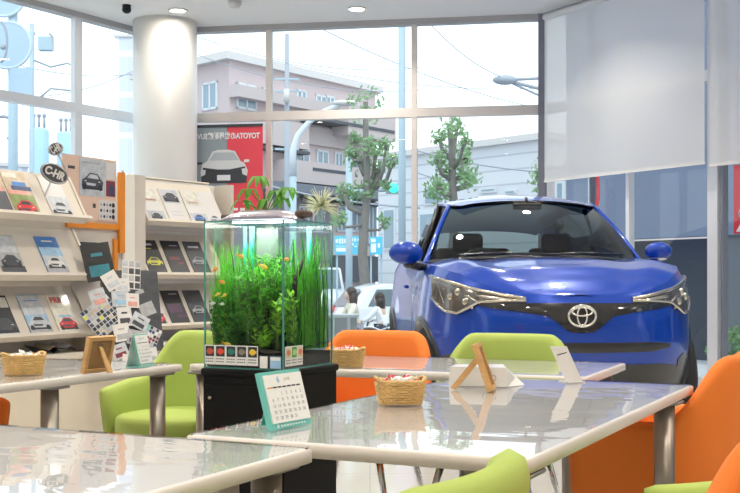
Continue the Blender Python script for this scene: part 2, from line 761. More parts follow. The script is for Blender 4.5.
def apt_win(px0, py0, px1, py1, side='R', name='window'):
    c, e, M = (corner, rend, MR) if side == 'R' else (lend, corner, ML)
    d = (e - c).normalized()
    a0, a1 = along(c, d, px0), along(c, d, px1)
    dm = (c + d * (a0 + a1) / 2).y
    z0, z1 = zpx(py1, dm) - GZ, zpx(py0, dm) - GZ
    w = MB(m_winf)
    w.M = M
    t = .09
    for lo, hi in (((a0, -.06, z0), (a1, .02, z0 + t)), ((a0, -.06, z1 - t), (a1, .02, z1)), ((a0, -.06, z0), (a0 + t, .02, z1)),
                   ((a1 - t, -.06, z0), (a1, .02, z1)), (((a0 + a1) / 2 - t / 2, -.06, z0), ((a0 + a1) / 2 + t / 2, .02, z1))):
        w.box(lo, hi)
    f = w.build(name, apt)
    p = MB(m_win)
    p.M = M
    p.box((a0 + .03, -.03, z0 + .03), (a1 - .03, .0, z1 - .03))
    p.build('pane', f)


def apt_box(px0, py0, px1, py1, out, m, name='balcony', side='R', back=0.0):
    c, e, M = (corner, rend, MR) if side == 'R' else (lend, corner, ML)
    d = (e - c).normalized()
    a0, a1 = along(c, d, px0), along(c, d, px1)
    dm = (c + d * (a0 + a1) / 2).y
    b = MB(m)
    b.M = M
    b.box((a0, -out, zpx(py1, dm) - GZ), (a1, back, zpx(py0, dm) - GZ))
    b.build(name, apt)


for w in [(203, 82, 218, 110), (236, 84, 256, 110)]:
    apt_win(*w, side='L' if w[0] < 229 else 'R')
for w in [(296, 90, 306, 106), (315, 95, 326, 110), (346, 104, 362, 118), (296, 148, 309, 163), (316, 150, 328, 165), (334, 152, 342, 170),
          (350, 160, 364, 184), (277, 130, 287, 150), (276, 162, 283, 178), (336, 206, 346, 232), (350, 206, 362, 232), (240, 150, 258, 168), (352, 126, 368, 138)]:
    apt_win(*w)
apt_box(229, 101, 375, 112, .5, m_ap2)
apt_box(330, 110, 378, 140, 1.0, m_ap2)
apt_box(232, 120, 300, 146, .5, m_ap2)
apt_box(272, 165, 347, 186, .9, m_ap2)
apt_box(300, 130, 362, 148, .15, m_ap2, 'wall_band')
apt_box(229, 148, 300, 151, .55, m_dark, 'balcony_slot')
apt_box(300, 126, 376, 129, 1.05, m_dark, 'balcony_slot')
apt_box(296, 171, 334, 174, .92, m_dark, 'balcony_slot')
apt_box(229, 188, 372, 196, 1.3, m_awn, 'canopy')
apt_box(229, 196, 330, 262, .05, mat('shop_wall', (.30, .28, .31), .8), 'shop_front')
apt_box(300, 200, 376, 204, .4, m_dark, 'canopy')
apt_box(330, 256, 376, 282, .3, m_dark, 'shop_front')
apt_win(368, 205, 376, 245)
for w in [(262, 88, 272, 102), (325, 96, 334, 108), (300, 170, 312, 174), (312, 206, 322, 232), (298, 206, 308, 232)]:
    apt_win(*w)

# pale building left of the block, seen between trees and over the car
def simple_building(name, label, px0, px1, d0, d1, ytop, m, wins=(), depth=10, ztop=None):
    a, b_ = atx(px0, d0, GZ), atx(px1, d1, GZ)
    root = thing(name, label, 'building', a)
    M = rotz_frame(V(0, 0, 0), b_ - a)
    L = (b_ - a).length
    H = (zpx(ytop, d0) if ztop is None else ztop) - GZ
    k = MB(m)
    k.M = M
    k.box((0, 0, 0), (L, depth, H))
    k.build('wall', root)
    k = MB(m_edge)
    k.M = M
    k.box((-.15, -.15, H), (L + .15, depth, H + .2))
    k.build('roof', root)
    dr = (b_ - a).normalized()
    for (x0, y0, x1, y1) in wins:
        a0, a1 = along(a, dr, x0), along(a, dr, x1)
        dm = (a + dr * (a0 + a1) / 2).y
        w = MB(m_winf)
        w.M = M
        w.box((a0, -.05, zpx(y1, dm) - GZ), (a1, .02, zpx(y0, dm) - GZ))
        f = w.build('window', root)
        p = MB(m_win)
        p.M = M
        p.box((a0 + .08, -.07, zpx(y1, dm) - GZ + .08), (a1 - .08, 0, zpx(y0, dm) - GZ - .08))
        p.build('pane', f)
    return root


m_side = tile_mat('white_siding', (.66, .68, .72), (.62, .64, .69), (.48, .50, .56), 2.4, .45, .8, .03, axis='xz')
m_side2 = tile_mat('beige_siding', (.60, .57, .57), (.58, .55, .55), (.50, .47, .47), .5, 30, .8, .04, axis='xz')
simple_building('house', 'low white house with long horizontal siding behind the pruned trees', 378, 545, 40, 34, 160, m_side,
                [(425, 186, 445, 205), (481, 187, 497, 193), (505, 190, 517, 194), (384, 208, 396, 250), (420, 212, 436, 240)])
simple_building('warehouse', 'beige corrugated building rising behind the low white house', 468, 600, 56, 50, 159, m_side2,
                [(575, 120, 585, 130)])
simple_building('shop_building', 'pale flat-roofed shop further right beyond the white house', 546, 600, 26, 25, 168, m_ap2, [(556, 180, 566, 240)])
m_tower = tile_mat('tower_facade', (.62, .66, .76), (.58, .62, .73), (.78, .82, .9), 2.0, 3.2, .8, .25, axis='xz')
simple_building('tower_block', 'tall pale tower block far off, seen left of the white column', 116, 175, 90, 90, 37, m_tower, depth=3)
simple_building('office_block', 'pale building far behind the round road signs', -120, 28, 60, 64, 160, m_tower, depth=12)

# street furniture helpers
m_pole = mat('utility_concrete', (.36, .40, .46), .8)
m_steelblue = mat('painted_steel_pole', (.40, .52, .60), .5)


def pole(name, label, px, d, r0, r1, ytop, m=m_pole, extra=None, cat='pole'):
    p = atx(px, d, GZ)
    root = thing(name, label, cat, p)
    k = MB(m)
    k.tube([(0, 0, 0), (0, 0, zpx(ytop, d) - GZ)], [r0, r1], 14)
    k.build('shaft', root)
    if extra:
        extra(root, d, p)
    return root


def P3(px, py, d, base):
    return at(px, py, d) - base


def util_extra(root, d, p):
    k = MB(m_steelblue)
    for y in (80, 92, 150):
        k.box((-.35, -.04, zpx(y, d) - GZ), (.35, .04, zpx(y, d) - GZ + .05))
    k.build('crossarm', root)
    k = MB(m_edge)
    k.cyl((.0, -.16), .09, zpx(103, d) - GZ, zpx(90, d) - GZ)
    k.build('transformer', root)


pole('utility_pole', 'grey concrete utility pole before the mauve apartment block', 287, 34, .11, .06, 34, extra=util_extra)


def lamp_extra(root, d, p):
    k = MB(mat('lamp_pipe', (.62, .68, .74), .5))
    pts = [P3(293, 176, d, p), P3(293, 150, d, p), P3(298, 135, d, p), P3(308, 123, d, p), P3(322, 112, d, p), P3(340, 104, d, p)]
    k.tube(pts, [.10, .09, .08, .07, .06, .06], 10)
    k.build('arm', root)
    k = MB(m_edge)
    k.ball(P3(345, 103, d, p), .2, sc=(1.8, .8, .4))
    k.build('lamp_head', root)


pole('street_light', 'curved white street light leaning over the road', 293, 30, .09, .09, 176, m_steelblue, lamp_extra, 'street light')
pole('street_pole', 'tall blue-grey steel pole left of the car windscreen', 402, 17.5, .058, .055, -40, m_steelblue)


def sig_extra(root, d, p):
    k = MB(m_steelblue)
    k.tube([P3(349, 192, d, p), P3(386, 189.5, d, p)], .06, 8)
    k.build('arm', root)
    k = MB(mat('signal_housing', (.20, .30, .32), .5))
    a, b_ = P3(386, 193.5, d, p), P3(398, 184, d, p)
    k.box((a.x, -.15, a.z), (b_.x, .1, b_.z))
    k.build('signal_head', root)
    k = MB(mat('signal_green', (.05, .75, .55), .4, emit=1.2))
    c = P3(393.5, 188.5, d, p)
    k.ball((c.x, -.17, c.z), .14, sc=(1, .4, 1))
    k.build('green_light', root)


pole('traffic_light', 'green traffic light on a long arm left of the steel pole', 349, 32, .10, .09, 150, m_steelblue, sig_extra, 'traffic light')

# overhead wires
m_wire = mat('wire', (.34, .38, .44), .6)


def wire(label, a, b_, sag=.5, r=.02):
    r = r * .6
    pts = []
    for i in range(17):
        t = i / 16
        p = a.lerp(b_, t)
        pts.append(p - V(0, 0, sag * 4 * t * (1 - t)))
    k = MB(m_wire)
    k.tube(pts, r, 5)
    return tag(k.build('overhead_wire'), label, 'wire')


wire('overhead wire sloping down behind the top right of the back window', at(300, 18, 26), at(560, 112, 34), .3)
wire('overhead wire crossing the sky from upper left to the splice', at(418, 10, 24), at(505, 78, 26), .2, .018)
wire('upper overhead wire across the roof of the mauve block', at(190, 34, 33), at(420, 68, 36), .4)
wire('lower overhead wire across the wall of the mauve block', at(190, 52, 33), at(420, 90, 36), .4)
wire('dark cable hanging in front of the white house siding', at(415, 150, 30), at(545, 172, 30), .1, .035)
wire('lowest dark cable in front of the white house', at(415, 172, 30), at(470, 184, 30), .05, .03)
wire('thick dark cable running across the shop front', at(270, 186, 33), at(420, 208, 31), .1, .045)
wire('overhead wire crossing above the traffic light', at(272, 60, 33), at(545, 88, 38), .3, .02)
wire('thin overhead wire in front of the far tower block', at(0, 60, 30), at(135, 74, 34), .2, .02)
wire('thin overhead wire behind the round road signs', at(-10, 96, 30), at(135, 70, 34), .3, .02)
k = MB(m_wire)
c0 = at(505, 80, 26)
k.ball(c0, .16, sc=(1.8, 1, .7))
k.tube([c0, at(545, 78, 26)], .035, 6)
k.tube([c0, at(545, 90, 26)], .04, 6)
k.tube([c0, at(545, 98, 27)], .03, 6)
tag(k.build('cable_splice'), 'dark cable junction hanging in the sky at the upper right of the back window', 'cable junction')

# pruned street trees
m_bark = mat('bark', (.20, .19, .18), .9, var=.3, vscale=6, bump=.4, bscale=12)
m_leaf = leaf_mat('street_leaf', (.24, .40, .20))


def tree(label, px, d, ytop, limbs, clumps, r0=.16, seed=1):
    rnd = random.Random(seed)
    base = atx(px, d, GZ)
    root = thing('street_tree', label, 'tree', base)
    k = MB(m_bark)
    H = zpx(ytop, d) - GZ
    pts = [V(rnd.uniform(-.06, .06) * (i > 0), rnd.uniform(-.05, .05), H * i / 8) for i in range(9)]
    k.tube(pts, [r0 * (1.25 if i == 0 else 1 - .62 * i / 8) for i in range(9)], 12)
    for (x0, y0, x1, y1, rr) in limbs:
        a, b_ = P3(x0, y0, d, base), P3(x1, y1, d, base)
        a.y = 0
        dy = rnd.uniform(-.7, .7)
        mid = a.lerp(b_, .5) + V((b_.x - a.x) * .22, dy * .6, -abs(b_.x - a.x) * .18)
        k.tube([a, mid, b_ + V(0, dy, 0)], [rr, rr * .8, rr * .65], 8)
        k.ball(b_ + V(0, dy, 0), rr * 1.1, 8, 6)
        clumps = clumps + [(x1, y1 - 2, .50, dy)]
    k.build('trunk', root)
    lf = MB(m_leaf)
    for c in clumps:
        x, y, s = c[:3]
        dy = c[3] if len(c) > 3 else rnd.uniform(-.4, .4)
        cpos = P3(x, y, d, base) + V(0, dy, 0)
        for i in range(int(110 * s)):
            v = V(rnd.gauss(0, 1), rnd.gauss(0, 1), rnd.gauss(0, 1))
            v = v.normalized() * rnd.random() ** .5 * .42 * s
            p = cpos + v
            e1 = V(rnd.gauss(0, 1), rnd.gauss(0, 1), rnd.gauss(0, 1)).normalized()
            e2 = e1.orthogonal().normalized()
            q = rnd.uniform(.05, .09)
            lf.poly([p - e1 * q, p - e2 * q * .5, p + e1 * q, p + e2 * q * .5])
    lf.build('foliage', root)
    return root


tree('pruned street tree with knobbly branches in front of the mauve block', 365, 27, 102,
     [(366, 215, 343, 192, .08), (365, 175, 355, 140, .07), (366, 200, 378, 170, .08), (372, 190, 392, 165, .06), (366, 195, 376, 152, .06),
      (366, 160, 350, 155, .05), (376, 190, 386, 148, .05), (365, 225, 340, 222, .04), (366, 230, 385, 222, .04)],
     [(365, 106, 1.2), (358, 160, .9), (364, 188, .9), (348, 195, .7), (372, 148, .7), (386, 186, .4)], .15, 3)
tree('pruned street tree with leafy knobs behind the car roof', 452, 25, 124,
     [(452, 180, 437, 163, .07), (452, 185, 466, 158, .07), (452, 190, 470, 176, .07), (452, 170, 462, 146, .05), (452, 160, 440, 137, .05),
      (452, 195, 438, 190, .06), (453, 150, 457, 128, .05)],
     [(450, 128, .7), (448, 152, .6), (468, 180, .8), (436, 192, .8), (443, 172, .5), (458, 168, .6)], .16, 5)
tree('bushy green tree between the warehouse and the blind', 545, 30, 170, [(545, 190, 540, 178, .05)],
     [(545, 168, .9), (541, 180, 1.0), (548, 192, 1.1), (541, 200, 1.0)], .08, 8)

# cyan shop signs with white lettering
m_cyan = mat('sign_cyan', (.10, .56, .78), .5)
m_signw = mat('sign_white', (.85, .9, .92), .5)


BARS = {334.5: [(-.46, .12, -.38, .32), (-.35, .08, -.29, .36), (-.26, .08, -.20, .36), (-.17, .10, -.08, .34), (-.45, -.06, -.12, -.03), (-.44, -.34, -.10, -.14),
                 (.05, .22, .13, .38), (.17, .2, .22, .38), (.28, .22, .40, .36), (.04, -.02, .14, .12), (.05, -.36, .10, .10), (.17, -.1, .26, -.04), (.30, -.38, .44, .12)],
        370: [(-.42, .18, -.05, .38), (-.42, -.38, -.02, .10), (.12, -.12, .3, .12)]}


def shop_sign(label, px0, py0, px1, py1, d, rows, m=m_cyan, mt=m_signw, name='shop_sign', thick=.12, cat='sign'):
    a, b_ = at(px0, py1, d), at(px1, py0, d)
    w, h = b_.x - a.x, b_.z - a.z
    M = frame((a + b_) / 2, V(1, 0, 0), V(0, 0, 1), V(0, -1, 0))
    root = thing(name, label, cat, mw=M)
    k = MB(m)
    k.box((-w / 2, -h / 2, -thick), (w / 2, h / 2, 0))
    k.build('panel', root)
    k = MB(m_steelblue)
    for x_ in (-w * .42, w * .42):
        k.box((x_ - .03, GZ - (a.z + b_.z) / 2, -thick - .06), (x_ + .03, h / 2, -thick))
    k.build('post', root)
    k = MB(mt)
    for (cx0, cy0, cx1, cy1) in BARS[px0]:
        k.box((cx0 * w, cy0 * h, 0), (cx1 * w, cy1 * h, .012))
    k.build('lettering', root)
    for (txt, size, cx, cy, wd) in rows:
        me = text_mesh(txt, size, mt, wd * w if wd else None, .01, bold=size * .02)
        place('lettering', me, root, Matrix.Translation((cx * w, cy * h, .012)))
    return root


shop_sign('cyan shop sign with white lettering left of the tree trunk', 334.5, 236, 364, 254.5, 36, [])
shop_sign('smaller cyan shop sign right of the tree trunk', 370, 236.5, 382.5, 254.5, 35.6, [])

# vehicles beyond the glass
m_carw = mat('white_car_paint', (.70, .74, .78), .3, coat=.6)
m_cglass = mat('dark_car_glass', (.10, .14, .17), .1, coat=.6)
m_tail = mat('tail_lamp_red', (.75, .05, .07), .3)
m_tyre = mat('tyre', (.02, .02, .022), .8)


def far_car(label, name, px, d, rz, L, W, prof, glass_part, m, tails=True):
    """prof: side outline (x,z); body is lofted across the width with tumblehome"""
    p = atx(px, d, GZ)
    root = thing(name, label, name if name != 'parked_car' else 'car', p, rz)
    k = MB(m)
    rings = []
    for t in (-1, -.93, -.6, 0, .6, .93, 1):
        s = 1 - .03 * (abs(t) > .9) - .05 * (abs(t) == 1)
        rings.append([(x * s, t * W / 2 * (1 - max(0, z - .95) * .22), .25 + (z - .25) * (1 - .02 * (abs(t) == 1))) for x, z in prof])
    k.loft(rings)
    k.build('body', root)
    for nm, pts in glass_part:
        g_ = MB(m_cglass)
        if nm == 'side_window':
            for s in (-1, 1):
                g_.poly([(x, s * (W / 2 * (1 - max(0, z - .95) * .22) + .006), z) for x, z in pts])
        else:
            (x0, z0), (x1, z1) = pts
            w0, w1 = W / 2 * .86 * (1 - max(0, z0 - .95) * .2), W / 2 * .86 * (1 - max(0, z1 - .95) * .2)
            g_.poly([(x0, -w0, z0), (x0, w0, z0), (x1, w1, z1), (x1, -w1, z1)])
        g_.build(nm, root)
    for x in (-L * .31, L * .31):
        for s in (-1, 1):
            w_ = MB(m_tyre)
            w_.tube([(x, s * W / 2 - .1, .31), (x, s * W / 2 + .02, .31)], .31, 20)
            w_.build('wheel', root)
    if tails:
        for s in (-1, 1):
            t_ = MB(m_tail)
            t_.ball((-L / 2 + .12, s * W * .40, .95), .17, sc=(.5, .8, .6))
            t_.build('tail_lamp', root)
    return root


far_car('white hatchback with red tail lamp parked behind the people at the street', 'parked_car', 428, 25.0, R(14), 4.1, 1.72,
        [(-2.0, .3), (-2.05, .7), (-1.95, 1.02), (-1.62, 1.42), (-1.2, 1.52), (.2, 1.5), (1.0, 1.05), (1.9, .88), (2.05, .6), (2.0, .3)],
        [('rear_window', [(-1.965, 1.04), (-1.655, 1.41)]), ('side_window', [(-1.55, 1.05), (-1.35, 1.4), (.15, 1.42), (.85, 1.05)])], m_carw)
far_car('white van standing at the far left of the street view behind the aquarium', 'van', 322, 39, R(-88), 4.4, 1.6,
        [(-2.2, .35), (-2.25, 1.0), (-2.1, 1.95), (-1.2, 2.0), (1.3, 1.98), (1.9, 1.3), (2.2, 1.05), (2.2, .35)],
        [('windscreen', [(1.93, 1.3), (1.36, 1.92)]), ('side_window', [(-1.8, 1.25), (-1.8, 1.75), (1.15, 1.75), (1.7, 1.25)])], m_carw, False)

# ================================================================ PEOPLE OUTSIDE
def skin_body(name, joints, edges, m, parent, sub=2, root='pelvis'):
    me = bpy.data.meshes.new(name)
    names = list(joints)
    me.from_pydata([joints[n][0] for n in names], [(names.index(a), names.index(b)) for a, b in edges], [])
    ob = bpy.data.objects.new(name, me)
    COL.objects.link(ob)
    sk = ob.modifiers.new('skin', 'SKIN')
    sk.use_smooth_shade = True
    sv = me.skin_vertices[0].data if me.skin_vertices else None
    if sv is None:
        bm = bmesh.new()
        bm.from_mesh(me)
        bm.verts.layers.skin.verify()
        bm.to_mesh(me)
        bm.free()
        sv = me.skin_vertices[0].data
    for i, n in enumerate(names):
        r = joints[n][1]
        sv[i].radius = (r, r) if not isinstance(r, tuple) else r
        sv[i].use_root = (n == root)
    s = ob.modifiers.new('sub', 'SUBSURF')
    s.levels = s.render_levels = sub
    me.materials.append(m)
    dg = bpy.context.evaluated_depsgraph_get()
    me2 = bpy.data.meshes.new_from_object(ob.evaluated_get(dg))
    for p in me2.polygons:
        p.use_smooth = True
    bpy.data.objects.remove(ob)
    o2 = bpy.data.objects.new(name, me2)
    COL.objects.link(o2)
    o2.parent = parent
    return o2


m_skin = mat('skin', (.62, .42, .32), .6)
m_hair = mat('dark_hair', (.035, .022, .018), .5)


def rider(label, px, d, rz, topm, legm, s=1.0, z0=GZ):
    """person seated upright on a bicycle saddle, facing local +x"""
    root = thing('person', label, 'person', atx(px, d, z0), rz)
    root.scale = (s, s, s)
    J = {'pelvis': (V(0, 0, .92), .13), 'waist': (V(.03, 0, 1.08), .105), 'chest': (V(.07, 0, 1.28), .13), 'neck': (V(.09, 0, 1.44), .055),
         'head': (V(.11, 0, 1.57), .085), 'crown': (V(.11, 0, 1.66), .07)}
    E = [('pelvis', 'waist'), ('waist', 'chest'), ('chest', 'neck'), ('neck', 'head'), ('head', 'crown')]
    for k, sg in (('l', 1), ('r', -1)):
        J[k + 'sh'] = (V(.07, sg * .17, 1.37), .055)
        J[k + 'el'] = (V(.22, sg * .24, 1.15), .042)
        J[k + 'wr'] = (V(.44, sg * .22, 1.08), .03)
        J[k + 'hd'] = (V(.50, sg * .21, 1.06), .035)
        J[k + 'hip'] = (V(.02, sg * .09, .90), .10)
        J[k + 'kn'] = (V(.38, sg * .10, .78 if sg > 0 else .66), .065)
        J[k + 'an'] = (V(.26, sg * .10, .38 if sg > 0 else .12), .04)
        J[k + 'ft'] = (V(.40, sg * .10, .33 if sg > 0 else .05), .035)
        E += [('chest', k + 'sh'), (k + 'sh', k + 'el'), (k + 'el', k + 'wr'), (k + 'wr', k + 'hd'), ('pelvis', k + 'hip'),
              (k + 'hip', k + 'kn'), (k + 'kn', k + 'an'), (k + 'an', k + 'ft')]
    skin_body('body', J, E, m_skin, root)
    Jt = {'pelvis': (V(0, 0, .93), .145), 'waist': (V(.03, 0, 1.08), .12), 'chest': (V(.07, 0, 1.27), .145), 'neck': (V(.085, 0, 1.40), .075)}
    Et = [('pelvis', 'waist'), ('waist', 'chest'), ('chest', 'neck')]
    for k, sg in (('l', 1), ('r', -1)):
        Jt[k + 'sh'] = (V(.07, sg * .17, 1.36), .072)
        Jt[k + 'el'] = (V(.22, sg * .24, 1.15), .055)
        Jt[k + 'wr'] = (V(.40, sg * .225, 1.09), .042)
        Et += [('chest', k + 'sh'), (k + 'sh', k + 'el'), (k + 'el', k + 'wr')]
    skin_body('jacket', Jt, Et, topm, root)
    Jl = {'pelvis': (V(0, 0, .91), .14)}
    El = []
    for k, sg in (('l', 1), ('r', -1)):
        for nm in ('hip', 'kn', 'an'):
            p, r = J[k + nm]
            Jl[k + nm] = (p, r + .016)
        El += [('pelvis', k + 'hip'), (k + 'hip', k + 'kn'), (k + 'kn', k + 'an')]
    skin_body('trousers', Jl, El, legm, root)
    h = MB(m_hair)
    h.ball((.085, 0, 1.62), .115, 16, 10, (1, .92, 1.05))
    h.loft([[(.06 + rx * cos(a), ry * sin(a), z) for a in [2 * pi * i / 14 for i in range(14)]]
            for rx, ry, z in ((.10, .11, 1.62), (.10, .12, 1.5), (.08, .13, 1.38), (.06, .11, 1.25), (.03, .06, 1.18))])
    h.build('hair', root)
    f = MB(m_skin)
    f.ball((.165, 0, 1.575), .075, 12, 8, (.75, .85, 1.2))
    f.ball((.225, 0, 1.57), .014, 6, 5)
    f.build('face', root)
    return root


rider('person with long dark hair in a cream jacket on a bicycle outside the window', 355.5, 19.2, R(200), mat('cream_jacket', (.75, .70, .58), .8), mat('grey_skirt', (.45, .43, .50), .8), .86)
rider('person in a white shirt and dark hair further right beside the car', 383, 20.5, R(150), mat('white_shirt', (.80, .82, .85), .8), mat('navy_trousers', (.06, .07, .11), .8), .80)


def bicycle(label, px, d, rz, m, s=.9):
    root = thing('bicycle', label, 'bicycle', atx(px, d, GZ), rz)
    root.scale = (s, s, s)
    for x in (-.52, .52):
        k = MB(m_tyre)
        k.tube([(x + .32 * cos(a), 0, .34 + .32 * sin(a)) for a in [2 * pi * i / 24 for i in range(25)]], .02, 6, False)
        w = k.build('wheel', root)
        k = MB(CHROME)
        for i in range(12):
            a = pi * i / 6
            k.tube([(x, 0, .34), (x + .31 * cos(a), 0, .34 + .31 * sin(a))], .003, 4)
        k.build('spokes', w)
    k = MB(m)
    for pts in ([(-.52, 0, .34), (-.12, 0, .34), (-.22, 0, .82)], [(-.52, 0, .34), (-.2, 0, .72)], [(-.12, 0, .34), (.36, 0, .68)],
                [(-.2, 0, .60), (.38, 0, .74)], [(.52, 0, .34), (.36, 0, .95)]):
        k.tube(pts, .02, 8)
    k.build('frame', root)
    k = MB(CHROME)
    k.tube([(.20, .26, 1.0), (.34, .2, 1.02), (.36, 0, .95), (.34, -.2, 1.02), (.20, -.26, 1.0)], .014, 8)
    k.build('handlebar', root)
    k = MB(BLACK)
    k.ball((-.22, 0, .86), .12, 12, 6, (1.1, .7, .35))
    k.build('saddle', root)
    k = MB(mat('basket_wire', (.5, .52, .55), .4, metal=.5))
    for z in (.72, .82, .92):
        k.tube([(.42, -.16, z), (.68, -.16, z), (.68, .16, z), (.42, .16, z), (.42, -.16, z)], .008, 5)
    for x in (.42, .55, .68):
        for y in (-.16, .16):
            k.tube([(x, y, .72), (x, y, .92)], .006, 5)
    k.build('basket', root)
    return root


m_bike = mat('bike_silver', (.45, .47, .52), .3, metal=.6)
bicycle('silver bicycle under the person in the cream jacket', 356.5, 19.2, R(200), m_bike)
bicycle('dark bicycle under the person in the white shirt', 384, 20.5, R(150), mat('bike_black', (.03, .03, .035), .4))
bicycle('black bicycle parked between the two people', 371, 18.0, R(60), mat('bike_black', (.03, .03, .035), .4), .85)

# black scooter with yellow strips and grey planter just outside
t = thing('motor_scooter', 'black scooter with yellow strips behind the right edge of the aquarium', 'scooter', atx(337, 17.0, GZ), R(250))
k = MB(BLACK)
k.loft([[(x, w * cos(a), z + h * sin(a)) for a in [2 * pi * i / 14 for i in range(14)]] for x, w, z, h in
        ((-.75, .05, .78, .04), (-.6, .17, .78, .14), (-.2, .19, .72, .17), (.0, .15, .60, .10), (.15, .14, .35, .06), (.4, .15, .36, .07), (.46, .2, .62, .3), (.58, .15, .85, .22), (.62, .05, .98, .06))])
k.build('fairing', t)
k = MB(mat('scooter_yellow', (.75, .55, .08), .4))
for z in (.80, .88):
    k.box((.63, -.12, z), (.66, .12, z + .03))
k.build('strip', t)
for x in (-.5, .6):
    k = MB(m_tyre)
    k.tube([(x, -.06, .26), (x, .06, .26)], .26, 20)
    k.build('wheel', t)
k = MB(BLACK)
k.tube([(.5, -.3, 1.08), (.5, 0, 1.0), (.5, .3, 1.08)], .02, 8)
k.build('handlebar', t)
k = MB(mat('planter_grey', (.33, .36, .36), .6))
k.box((-1.0, -.25, 0), (1.0, .25, .60))
t2 = thing('planter_box', 'low grey box bench outside the glass behind the aquarium', 'planter', (-1.17, 14.9, -.085))
k.build('box', t2)
k = MB(mat('planter_rim', (.55, .60, .60), .6))
k.box((-1.02, -.27, .60), (1.02, .27, .635))
k.build('rim', t2)
for x in (-.35, .0, .35, .7, .9):
    k = MB(mat('planter_rim', (.55, .60, .60), .6))
    k.box((x - .02, -.265, .02), (x + .02, -.25, .60))
    k.build('batten', t2)

# left street: round signs seen from behind, grey box, transformers
m_sback = mat('sign_back', (.42, .55, .68), .6)
m_pale = mat('pale_blue_casing', (.45, .68, .82), .6)


def round_sign(label, px, py, r, d, m=m_sback):
    root = thing('road_sign', label, 'road sign', at(px, py, d))
    k = MB(m)
    rr = r / FPX * d
    k.tube([(0, -.02, 0), (0, .02, 0)], rr, 36)
    k.build('disc', root)
    k = MB(mat('sign_rim', (.55, .66, .76), .5))
    k.tube([(rr * cos(a), 0, rr * sin(a)) for a in [2 * pi * i / 36 for i in range(37)]], .03, 6, False)
    k.build('rim', root)
    k = MB(m_steelblue)
    k.box((-rr * .9, .03, -.05), (rr * .9, .07, .05))
    k.build('bracket', root)


def sign_post(d0):
    pole('sign_post', 'blue-grey post carrying the round road signs at the left edge', 13, d0, .09, .08, -60, m_steelblue)


sign_post(20.1)
round_sign('upper round road sign seen from behind at the top left corner', 4, -5, 21, 20)
round_sign('lower round road sign seen from behind at the left edge', 8, 45, 23, 20)
t = thing('road_sign', 'square road sign back under the two round ones', 'road sign', at(22, 84, 20))
k = MB(m_sback)
k.box((-.21, -.02, -.20), (.19, .02, .28))
k.build('plate', t)
pole('sign_post', 'thin post with a small grey box left of the window mullion', 32, 24, .05, .05, 24, m_steelblue)
t = thing('road_sign', 'small grey box hanging from an arm on the thin post', 'signal box', at(46, 43, 24))
k = MB(m_steelblue)
k.box((-.14, -.1, -.16), (.14, .1, .12))
k.build('box', t)
k = MB(m_wire)
k.tube([(.14, 0, .1), (.1, 0, .18), (-.28, 0, .2)], .025, 6)
k.tube([(-.28, 0, -.35), (.1, 0, -.5), (.45, 0, -.42), (.6, 0, -.5)], .02, 6)
k.tube([(-.2, 0, -1.2), (.1, 0, -.95), (.6, 0, -1.0)], .02, 6)
k.build('arm', t)
for lb, px, py0, py1, w, d in (('left pale blue transformer cabinet above the magazine rack', 39, 128, 210, 17, 26),
                               ('right pale blue transformer cabinet above the magazine rack', 66, 132, 210, 16, 27)):
    a = at(px, py1, d)
    t = thing('transformer', lb, 'transformer', a)
    H = (py1 - py0) / FPX * d
    W_ = w / FPX * d
    k = MB(m_pale)
    k.rbox((-W_ / 2, -.2, 0), (W_ / 2, .2, H), .08)
    k.build('casing', t)
    k = MB(m_wire)
    for x in (-.12, .0, .12):
        k.tube([(x, 0, H), (x, 0, H + .25)], .03, 6)
        k.ball((x, 0, H + .28), .05, 8, 6)
    k.build('insulator', t)
    k = MB(m_steelblue)
    k.tube([(0, 0, GZ - a.z), (0, 0, 0)], .14, 10)
    k.build('post', t)
t = MB(m_wire)
c = at(3, 128, 22)
t.tube([c + V(.22 * cos(a), 0, .22 * sin(a)) for a in [-1.2 + 3.4 * i / 20 for i in range(21)]], .03, 6)
tag(t.build('cable_loop'), 'dark loop of cable outside at the left edge below the transom', 'cable')
t = MB(m_wire)
c = at(0, 42, 19.5)
t.tube([c + V(.12 * cos(a), 0, .34 * sin(a)) for a in [-1.5 + 3.0 * i / 20 for i in range(21)]], .022, 6)
t.ball(at(3, 47, 19.5), .05)
tag(t.build('sign_hanger'), 'dark curved bracket before the lower round road sign', 'bracket')

# right side outside: grey wall over a dark opening, red banner, bush
rn = V(-DR.y, DR.x, 0) * -1
rn = V(.87, .493, 0)
wa = C2 + rn * 3.2 - DR * 4.5
wbp = wa + DR * 16
Mw = rotz_frame(wa, DR)
m_gw = mat('neighbour_wall', (.17, .21, .31), .7, var=.08, vscale=1.2)
t = thing('neighbour_building', 'blue-grey wall over a dark undercroft outside the right glass', 'building')
k = MB(m_gw)
k.M = Mw
k.box((1.2, -.2, 1.55), (20, .0, 10.5))
k.build('wall', t)
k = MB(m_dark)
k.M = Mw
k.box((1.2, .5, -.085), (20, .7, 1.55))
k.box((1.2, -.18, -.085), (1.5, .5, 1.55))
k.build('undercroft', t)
k = MB(mat('wall_joint', (.30, .36, .46), .6))
k.M = Mw
for x in (3.6, 7.2, 10.8):
    k.box((x, .0, 1.55), (x + .05, .02, 10.5))
k.build('joint', t)
k = MB(mat('dark_pillar', (.14, .16, .18), .6))
k.M = Mw
for x in (4.2, 5.6, 7.0, 9.0, 12.0):
    k.box((x, -.15, -.085), (x + .35, .2, 1.55))
k.build('pillar', t)

m_redb = mat('banner_red', (.72, .035, .05), .6)
